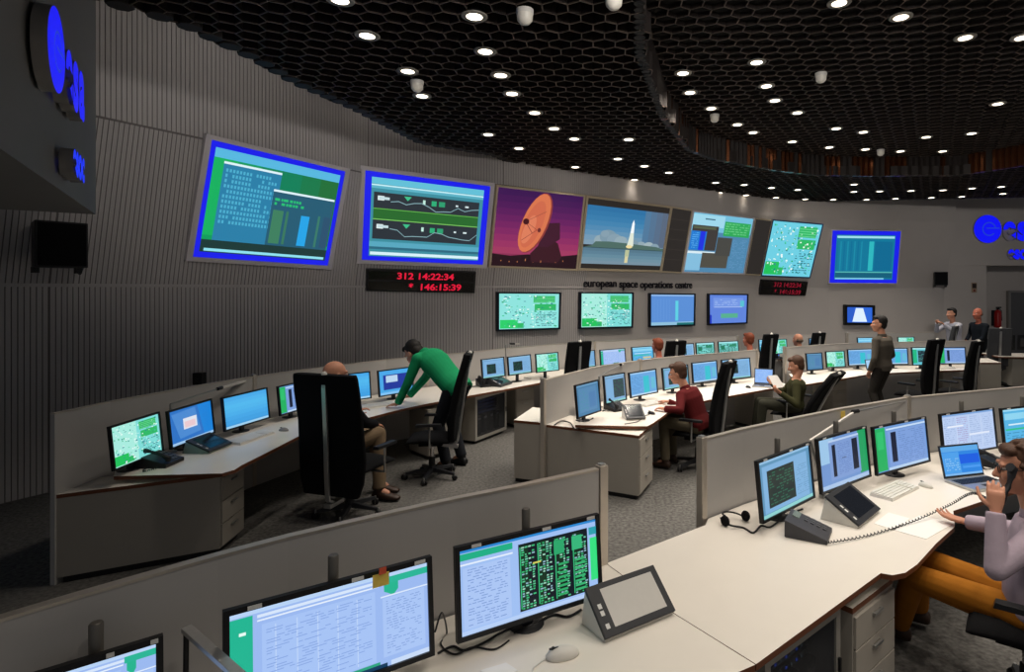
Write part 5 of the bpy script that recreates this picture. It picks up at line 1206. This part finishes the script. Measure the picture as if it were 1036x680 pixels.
def person(label, f, pelvis, neck, head, wrists, ankles, knees=None, elbows=None, S=1.0, shirt=None, trousers=None, shoe=None, hair=None, style='short', skin=None, head_dir=None, vox=.009, palms=None, hand_dirs=None, curl=(.5, .5), collar=None, knee_hint=None, elbow_hint=None, cover_hands=False, glasses=False, long_trousers=True, curly=False, toe=None, sleeve=1.0, head_scale=1.12, girth=1.08):
    f = Vector((f[0], f[1], 0)).normalized(); r = Vector((f.y, -f.x, 0)); Z = Vector((0, 0, 1)); skin = skin or SKIN
    pelvis, neck, head = Vector(pelvis), Vector(neck), Vector(head)
    root = thing('person', label, 'person', (pelvis.x, pelvis.y, 0)); Mi = ROOTM[root.name].inverted()
    sp = (neck-pelvis); T = sp.length; sn = sp.normalized(); rr = (r-sn*r.dot(sn)).normalized(); fr = sn.cross(rr)
    if fr.dot(f) < 0 and fr.dot(f) < -.01: fr = -fr
    bow = f*.0
    def torso(mb, e, lo=-.16, hi=1.0):
        R = []
        for t, a, b, o_ in ((-.16, .15, .105, 0), (0, .17, .12, 0), (.22, .16, .112, .01), (.45, .165, .112, -.005), (.68, .182, .12, -.015), (.86, .165, .105, -.015), (.95, .11, .08, -.005), (1.0, .066, .064, 0), (1.06, .06, .06, 0)):
            if t < lo or t > hi: continue
            R.append((pelvis+sp*t+fr*o_*S, rr, fr, a*S*girth+e, b*S*girth+e))
        mb.loft(R, 0, 24)
    sh = [neck-sn*.075*S+rr*s*.185*S for s in (-1, 1)]
    hip = [pelvis+rr*s*.095*S-Z*.03 for s in (-1, 1)]
    wr = [Vector(w_) for w_ in wrists]; an = [Vector(a_) for a_ in ankles]
    eh = elbow_hint or [(-f*.4-Z+rr*s*.6) for s in (-1, 1)]; kh = knee_hint or [f+Z*.3]*2
    el = [Vector(elbows[i]) if elbows and elbows[i] is not None else ik(sh[i], wr[i], .30*S, .27*S, Vector(eh[i])) for i in (0, 1)]
    kn = [Vector(knees[i]) if knees and knees[i] is not None else ik(hip[i], an[i], .45*S, .44*S, Vector(kh[i])) for i in (0, 1)]
    def legs(mb, e, to=1.0):
        for i in (0, 1):
            mb.cap(hip[i], kn[i], .092*S+e, .066*S+e); q = kn[i].lerp(an[i], to)
            mb.cap(kn[i], kn[i].lerp(an[i], .35), .065*S+e, .062*S+e); mb.cap(kn[i].lerp(an[i], .35), q, .062*S+e, (.047 if e < 0 else .055)*S+e, ends=(True, e < 0))
    def arms(mb, e, to=1.0):
        for i in (0, 1):
            mb.cap(neck-sn*.07*S+rr*(2*i-1)*.09*S, sh[i], .07*S+e, .066*S+e); mb.cap(sh[i], el[i], .062*S+e, .047*S+e)
            q = el[i].lerp(wr[i], to); mb.cap(el[i], q, .047*S+e, (.033*S+e)*(1.12 if e >= 0 else 1), ends=(True, e < 0))
    # --- body: one continuous skin
    mb = MB(); e = -.014*S
    torso(mb, e, hi=1.1); legs(mb, e); arms(mb, e)
    hd = Vector(head_dir) if head_dir is not None else f.copy()
    hd.normalize(); hr = hd.cross(Z).normalized(); hu = hr.cross(hd).normalized(); HM = Matrix((hr, hd, hu)).transposed()
    BS = S; S = S*head_scale
    H = lambda x, y, z: head+HM @ Vector((x, y, z))*S
    mb.cap(neck-sn*.02, H(0, -.025, -.07), .062*BS, .06*BS)
    mb.ell(H(0, -.012, .035), (.077*S, .097*S, .092*S), 0, HM, 20, 14)
    mb.ell(H(0, .022, -.035), (.064*S, .074*S, .09*S), 0, HM, 20, 14)
    mb.ell(H(0, .052, -.092), (.036*S, .036*S, .03*S), 0, HM); mb.ell(H(0, .02, -.07), (.055*S, .06*S, .045*S), 0, HM)
    for s in (-1, 1):
        mb.ell(H(s*.077, -.008, -.005), (.012*S, .022*S, .033*S), 0, HM); mb.ell(H(s*.036, .068, -.025), (.026*S, .026*S, .024*S), 0, HM)
        mb.ell(H(s*.03, .083, .028), (.026*S, .014*S, .011*S), 0, HM)
    mb.cap(H(0, .09, .012), H(0, .112, -.03), .009*S, .0145*S); mb.ell(H(.011, .1, -.034), (.01*S, .011*S, .009*S), 0, HM); mb.ell(H(-.011, .1, -.034), (.01*S, .011*S, .009*S), 0, HM)
    mb.ell(H(0, .083, -.058), (.026*S, .014*S, .008*S), 0, HM); mb.ell(H(0, .08, -.071), (.023*S, .014*S, .009*S), 0, HM)
    HS = S; S = BS
    for i in (0, 1):
        d = (wr[i]-el[i]).normalized() if not (hand_dirs and hand_dirs[i]) else Vector(hand_dirs[i]).normalized()
        pn = Vector(palms[i]) if palms and palms[i] else -Z
        pn = (pn-d*pn.dot(d)); pn = pn.normalized() if pn.length > 1e-3 else rr*(1-2*i); sd = d.cross(pn).normalized(); th = 1 if sd.dot(rr*(1-2*i)+f*.3+Z*.2) > 0 else -1
        w_ = wr[i]; k = S
        mb.loft([(w_-d*.03*k, sd, pn, .027*k, .02*k), (w_, sd, pn, .026*k, .019*k), (w_+d*.035*k, sd, pn, .037*k, .017*k), (w_+d*.075*k, sd, pn, .042*k, .015*k), (w_+d*.092*k, sd, pn, .038*k, .01*k)], 0, 16)
        c = curl[i]
        for j, (off, ln) in enumerate(((.031, .92), (.0105, 1.0), (-.0105, .95), (-.031, .78))):
            p = w_+d*(.086-.006*abs(j-1.2))*k+sd*th*off*k; a = 0
            for q, (l, rd) in enumerate(((.042, .0092), (.027, .0083), (.021, .0072))):
                a += c*(.55, 1.0, .8)[q]+.04*j*c; dv = d*math.cos(a)+pn*math.sin(a)+sd*th*off*.8; dv.normalize(); p2_ = p+dv*l*ln*k
                mb.cap(p, p2_, rd*k, rd*.93*k, n=8); p = p2_
        p = w_+d*.022*k+sd*th*.03*k
        for q, (l, rd) in enumerate(((.042, .0125), (.033, .0105), (.026, .009))):
            dv = d*(.6+.25*q)+sd*th*(.75-.28*q)+pn*(.25+.25*c); dv.normalize(); p2_ = p+dv*l*k; mb.cap(p, p2_, rd*k, rd*.92*k, n=8); p = p2_
    for i in (0, 1):
        t_ = Vector(toe[i]) if toe else f; mb.cap(an[i], an[i]+t_*.1*S-Z*.03, .04*S, .03*S)
    me = remesh(mb, vox, 4 if vox < .007 else 3); me.transform(Mi); me.materials.append(skin)
    o = bpy.data.objects.new('body', me); COL.objects.link(o); o.parent = root
    def put(nm, mb, m, v=None, sm=5):
        me = remesh(mb, v or max(vox, .008), sm); me.transform(Mi); me.materials.append(m); o = bpy.data.objects.new(nm, me); COL.objects.link(o); o.parent = root; return o
    mb = MB(); torso(mb, .012*S, lo=-.16, hi=.99); arms(mb, .006*S, .97*sleeve); put('shirt', mb, shirt)
    if collar:
        mb = MB(); c0 = neck-sn*.0
        mb.loft([(c0-sn*.03*S, rr, fr, .082*S, .08*S), (c0+sn*.025*S+fr*.004, rr, fr, .072*S, .07*S), (c0+sn*.035*S, rr, fr, .066*S, .064*S)], 0, 18); put('collar', mb, collar)
    mb = MB(); torso(mb, .008*S, lo=-.17, hi=.12); legs(mb, .006*S, .97); put('trousers', mb, trousers)
    for i in (0, 1):
        t_ = (Vector(toe[i]) if toe else f).normalized(); up = Z-t_*Z.dot(t_); up.normalize(); s_ = t_.cross(up); a = an[i]
        mb = MB(); b = a-up*.055*S
        mb.loft([(b-t_*.07*S+up*.01, s_, up, .03*S, .03*S), (b-t_*.05*S+up*.015, s_, up, .04*S, .045*S), (b+t_*.02*S+up*.02, s_, up, .046*S, .052*S), (b+t_*.1*S, s_, up, .05*S, .036*S), (b+t_*.17*S-up*.008, s_, up, .046*S, .026*S), (b+t_*.21*S-up*.012, s_, up, .026*S, .016*S)], 0, 16)
        mb.cap(a-up*.02, a+up*.03, .046*S, .05*S); put('shoe', mb, shoe or BLACK)
    S = HS
    if hair is not None:
        mb = MB(); rg = random.Random(len(label))
        if style == 'bald':
            for s in (-1, 1): mb.ell(H(s*.062, -.035, -.005), (.022*S, .05*S, .035*S), 0, HM)
            mb.ell(H(0, -.085, -.01), (.06*S, .026*S, .04*S), 0, HM)
        else:
            mb.ell(H(0, -.03, .05), (.083*S, .095*S, .092*S), 0, HM, 20, 14); mb.ell(H(0, -.055, .0), (.076*S, .06*S, .085*S), 0, HM, 18, 12)
            mb.ell(H(0, .045, .095), (.066*S, .045*S, .034*S), 0, HM)
            for s in (-1, 1): mb.ell(H(s*.07, -.02, .025), (.015*S, .035*S, .045*S), 0, HM)
            if style == 'curly':
                for k in range(90):
                    th_, ph = rg.uniform(0, PI*.62), rg.uniform(0, 2*PI); n_ = Vector((math.sin(th_)*math.cos(ph), math.sin(th_)*math.sin(ph), math.cos(th_)))
                    if n_.y > .55 and n_.z < .55: continue
                    mb.ell(H(n_.x*.084, -.028+n_.y*.098, .048+n_.z*.094), (.017*S, .017*S, .014*S), 0, HM, 8, 6)
        put('hair', mb, hair, max(vox*.8, .005), 2)
    for s in (-1, 1):
        mb = MB(); mb.ell(H(s*.031, .0765, .008), (.0135*S, .0125*S, .0095*S), 0, HM, 12, 8); mb.ell(H(s*.031, .086, .008), (.006*S, .0045*S, .006*S), 1, HM, 10, 6); mb.v = [Mi @ p for p in mb.v]; mb.build('eye', [EYEW, IRIS], root)
    if glasses:
        mb = MB()
        for s in (-1, 1):
            mb.tube([H(s*.034+.024*math.cos(t), .1, .006+.018*math.sin(t)) for t in [k*2*PI/14 for k in range(15)]], .0022*S, 0, 6); mb.tube([H(s*.058, .098, .01), H(s*.08, .0, .012)], .002*S, 0, 6)
        mb.tube([H(-.01, .1, .01), H(.01, .1, .01)], .002*S, 0, 6); mb.v = [Mi @ p for p in mb.v]; mb.build('glasses', BLACK, root)
    return root
HAIR_D = mat('hair_dark', '#15100d', .7, noise=.35, nscale=60, bump=.5, bscale=120); HAIR_B = mat('hair_brown', '#4a2f1e', .65, noise=.4, nscale=50, bump=.6, bscale=120); HAIR_G = mat('hair_grey_brown', '#5c4a3c', .7, noise=.35, nscale=60, bump=.4, bscale=120)
DKCL = cloth('dark_cloth', '#16161a')
BROWNS = mat('brown_leather', '#3a281e', .5, noise=.1)
person('person with bald head hidden behind the tall black chair, tan trousers and brown shoe showing', (.72, .69), (-2.74, 6.40, .62), (-2.80, 6.50, 1.14), (-2.83, 6.52, 1.355),
       [(-2.80, 6.95, .85), (-2.44, 6.66, .78)], [(-2.43, 6.75, .1), (-2.33, 6.47, .11)], [(-2.52, 6.85, .66), (-2.38, 6.58, .70)], [None, (-2.47, 6.42, .86)], 1.12, DKCL, cloth('tan_trousers', '#7d6a54'), BROWNS, HAIR_G, 'bald', toe=[(.7, -.1, 0), (.8, -.1, 0)], vox=.009)
person('person in green sweater and dark trousers bending over the desk', (-.88, .47), (-1.76, 7.66, 1.06), (-2.24, 7.88, 1.455), (-2.40, 7.95, 1.45),
       [(-2.53, 7.68, .82), (-2.52, 8.12, .84)], [(-1.86, 7.52, .10), (-1.72, 7.78, .10)], S=1.12, shirt=cloth('green_sweater', '#1c9460'), trousers=cloth('charcoal_trousers', '#25272c'), hair=HAIR_D,
       head_dir=(-.75, .35, -.75), palms=[(0, 0, -1), (0, 0, -1)], hand_dirs=[(-.9, .3, -.18), (-.9, .3, -.15)], curl=(.18, .2), vox=.008, elbow_hint=[(.4, -.7, -.2), (.5, .5, -.4)], knee_hint=[(-.9, .5, 0)]*2, collar=cloth('green_sweater', '#1c9460'))
person('seated person in maroon sweater leaning on the desk beside the keyboard', (-.80, .60), (1.38, 7.60, .58), (1.20, 7.72, 1.015), (1.11, 7.77, 1.20),
       [(.90, 7.46, .80), (1.0, 7.95, .80)], [(.93, 7.6, .1), (1.05, 7.85, .1)], [(.92, 7.72, .58), (1.05, 7.95, .58)], [(1.08, 7.36, .80), None], .98, cloth('maroon_sweater', '#5a1a1c'), cloth('khaki_trousers', '#5f5747'), BROWNS, HAIR_B, 'short', head_dir=(-.9, .35, -.22), palms=[(0, 0, -1), (0, 0, -1)], hand_dirs=[(-.7, .6, 0), (-.8, .5, 0)], curl=(.4, .4), vox=.008, collar=cloth('maroon_sweater', '#5a1a1c'))
person('seated person in olive sweater reading white papers', (-.95, .25), (3.02, 8.86, .58), (3.02, 8.83, .98), (3.03, 8.85, 1.165),
       [(2.72, 8.60, .80), (2.72, 9.02, .88)], [(2.45, 8.75, .10), (2.45, 9.0, .1)], [(2.5, 8.72, .62), (2.52, 9.0, .6)], S=.98, shirt=cloth('olive_sweater', '#35351f'), trousers=cloth('olive_trousers', '#33332a'), hair=HAIR_B, head_dir=(-.95, .35, -.3), palms=[(0, .5, .6), (0, -.5, .6)], hand_dirs=[(-.7, .2, .5), (-.7, -.2, .5)], curl=(.6, .6), vox=.01)
person('person in grey sweater standing with his face turned left', (-.55, .83), (5.03, 10.3, .98), (5.02, 10.3, 1.50), (4.98, 10.33, 1.70),
       [(4.80, 10.28, .90), (5.12, 10.62, .98)], [(4.97, 10.25, .09), (5.10, 10.40, .09)], S=1.02, shirt=cloth('grey_sweater', '#5d574f'), trousers=cloth('dark_grey_trousers', '#35322f'), hair=HAIR_D, head_dir=(-.96, .28, .0), vox=.01, curl=(.5, .4), collar=cloth('grey_sweater', '#5d574f'))
person('person in white shirt at far right resting both hands on a chair back', (-.96, -.25), (9.15, 15.0, .96), (9.08, 14.98, 1.48), (9.03, 14.95, 1.69),
       [(8.70, 14.72, 1.44), (8.70, 15.0, 1.45)], [(9.15, 14.9, .09), (9.2, 15.12, .09)], S=1.02, shirt=cloth('white_shirt', '#b9b9c4'), trousers=cloth('dark_blue_trousers', '#22242e'), hair=HAIR_D, vox=.012, curl=(.7, .7), head_dir=(-.97, -.2, .0))
person('bald person in dark suit standing beside the man in the white shirt', (-.95, -.3), (9.72, 14.9, .96), (9.68, 14.88, 1.47), (9.63, 14.86, 1.69),
       [(9.42, 14.72, .95), (9.5, 15.1, 1.0)], [(9.72, 14.8, .09), (9.75, 15.0, .09)], S=1.03, shirt=cloth('dark_suit', '#1c2128'), trousers=cloth('dark_suit', '#1c2128'), hair=HAIR_G, style='bald', skin=SKINR, vox=.012)
PH = dict(S=1.10)
chair('black swivel chair of the person on the telephone, cut by the right edge', Vector((2.36, 3.22, 0)), (-.80, .60), wid=.52, top=1.15, bot=.5, recl=10, seat_h=.50, turn=.2)
person('person in pale lilac shirt and orange trousers talking on the telephone', (-.80, .60), (2.40, 3.22, .57), (2.42, 3.23, 1.08), (2.345, 3.25, 1.315),
       [(2.105, 3.10, 1.145), (2.42, 3.86, .79)], [(1.99, 3.86, .12), (2.22, 4.05, .12)], [(1.98, 3.66, .53), (2.15, 3.92, .53)], [(2.06, 3.03, .87), (2.66, 3.55, .84)], 1.06, cloth('lilac_shirt', '#b3a3b0'), cloth('orange_trousers', '#a0641c'), BROWNS, HAIR_B, 'curly',
       head_dir=(-.93, .36, -.06), palms=[(.45, .6, .0), (0, 0, 1)], hand_dirs=[(.14, .22, .95), (-.45, .85, -.04)], curl=(.62, .3), vox=.0048, glasses=True, head_scale=1.04, collar=cloth('lilac_shirt', '#b3a3b0'))
REDH = mat('hair_red', '#7a3a22', .7, noise=.3, nscale=60)
for lab, hx, hy, Zd, hr_, st, shc in (('far person with red hair, only the head showing left of the small black chair', 665, 350, 11.35, REDH, 'short', '#6a5a52'), ('far person with reddish hair seated left of a black chair under the blue displays', 757, 344, 12.2, REDH, 'short', '#c8beb4'), ('far person with a pale bald head beside a black chair', 807, 344, 13.3, HAIR_G, 'bald', '#3a2f2c')):
    h_ = PZ(hx, hy, Zd); x_, y_ = h_.x, h_.y; z_ = h_.z
    person(lab, (-.6, .8), (x_+.06, y_-.08, z_-.70), (x_+.03, y_-.03, z_-.21), (x_, y_, z_), [(x_-.3, y_+.15, z_-.48), (x_-.05, y_+.4, z_-.48)], [(x_-.2, y_+.2, .1), (x_, y_+.35, .1)], [(x_-.22, y_+.2, z_-.68), (x_, y_+.35, z_-.68)], S=1.0, shirt=cloth('far_shirt_'+shc[1:], shc), trousers=DKCL, hair=hr_, style=st, vox=.014, skin=SKINR if st != 'bald' else SKIN)
# papers held by the seated reader
def held_sheet(label, pts):
    mb = MB(); q = [Vector(p) for p in pts]; n = (q[1]-q[0]).cross(q[2]-q[0]).normalized()*.0015; mb.hexa([p-n for p in q], [p+n for p in q]); return single('paper_sheet', mb, PAPER, label, 'paper', 'loose papers')
held_sheet('white papers held up by the seated person in olive', (PZ(777, 380, 8.72), PZ(786, 379.5, 8.85), PZ(793.5, 391, 8.82), PZ(784, 393.5, 8.66)))
# handset at the ear and its coiled cord
root = thing('telephone_handset', 'dark telephone handset held at the ear of the person in lilac', 'telephone handset', (2.17, 3.18, 1.235))
mb = handset_mesh(None, .20); hm = Matrix.Translation((.01, -.03, .03)) @ Matrix.Rotation(.35, 4, 'Z') @ Matrix.Rotation(-1.05, 4, 'Y') @ Matrix.Rotation(PI, 4, 'X'); mb.v = [hm @ p for p in mb.v]; mb.build('handset_body', DARKG, root)
A_ = P(836, 549, HC+.02); B_ = Vector((2.16, 3.16, 1.14))
ctl = [A_, P(880, 541, HC+.012), P(925, 526.5, HC+.02), P(960, 511, .82), PZ(985, 499, 3.7), B_]
pts = []
for i in range(len(ctl)-1):
    a0, a1, a2, a3 = ctl[max(0, i-1)], ctl[i], ctl[i+1], ctl[min(len(ctl)-1, i+2)]
    for k in range(60):
        t = k/60; c = .5*((2*a1)+(a2-a0)*t+(2*a0-5*a1+4*a2-a3)*t*t+(3*a1-a0-3*a2+a3)*t**3); ph = len(pts)*1.35
        pts.append(c+Vector((.006*math.cos(ph), .004*math.sin(ph), .006*math.sin(ph))))
mb = MB(); mb.tube(pts, .0036, 0, 5); single('coiled_cord', mb, BLACK, 'coiled black telephone cord stretched across the desk to the handset', 'cord', loc=A_)
# ------------------------------------------------------------------ world
w = bpy.data.worlds.new('world'); SC.world = w; w.use_nodes = True
w.node_tree.nodes['Background'].inputs['Color'].default_value = (.88, .9, .95, 1); w.node_tree.nodes['Background'].inputs['Strength'].default_value = .125
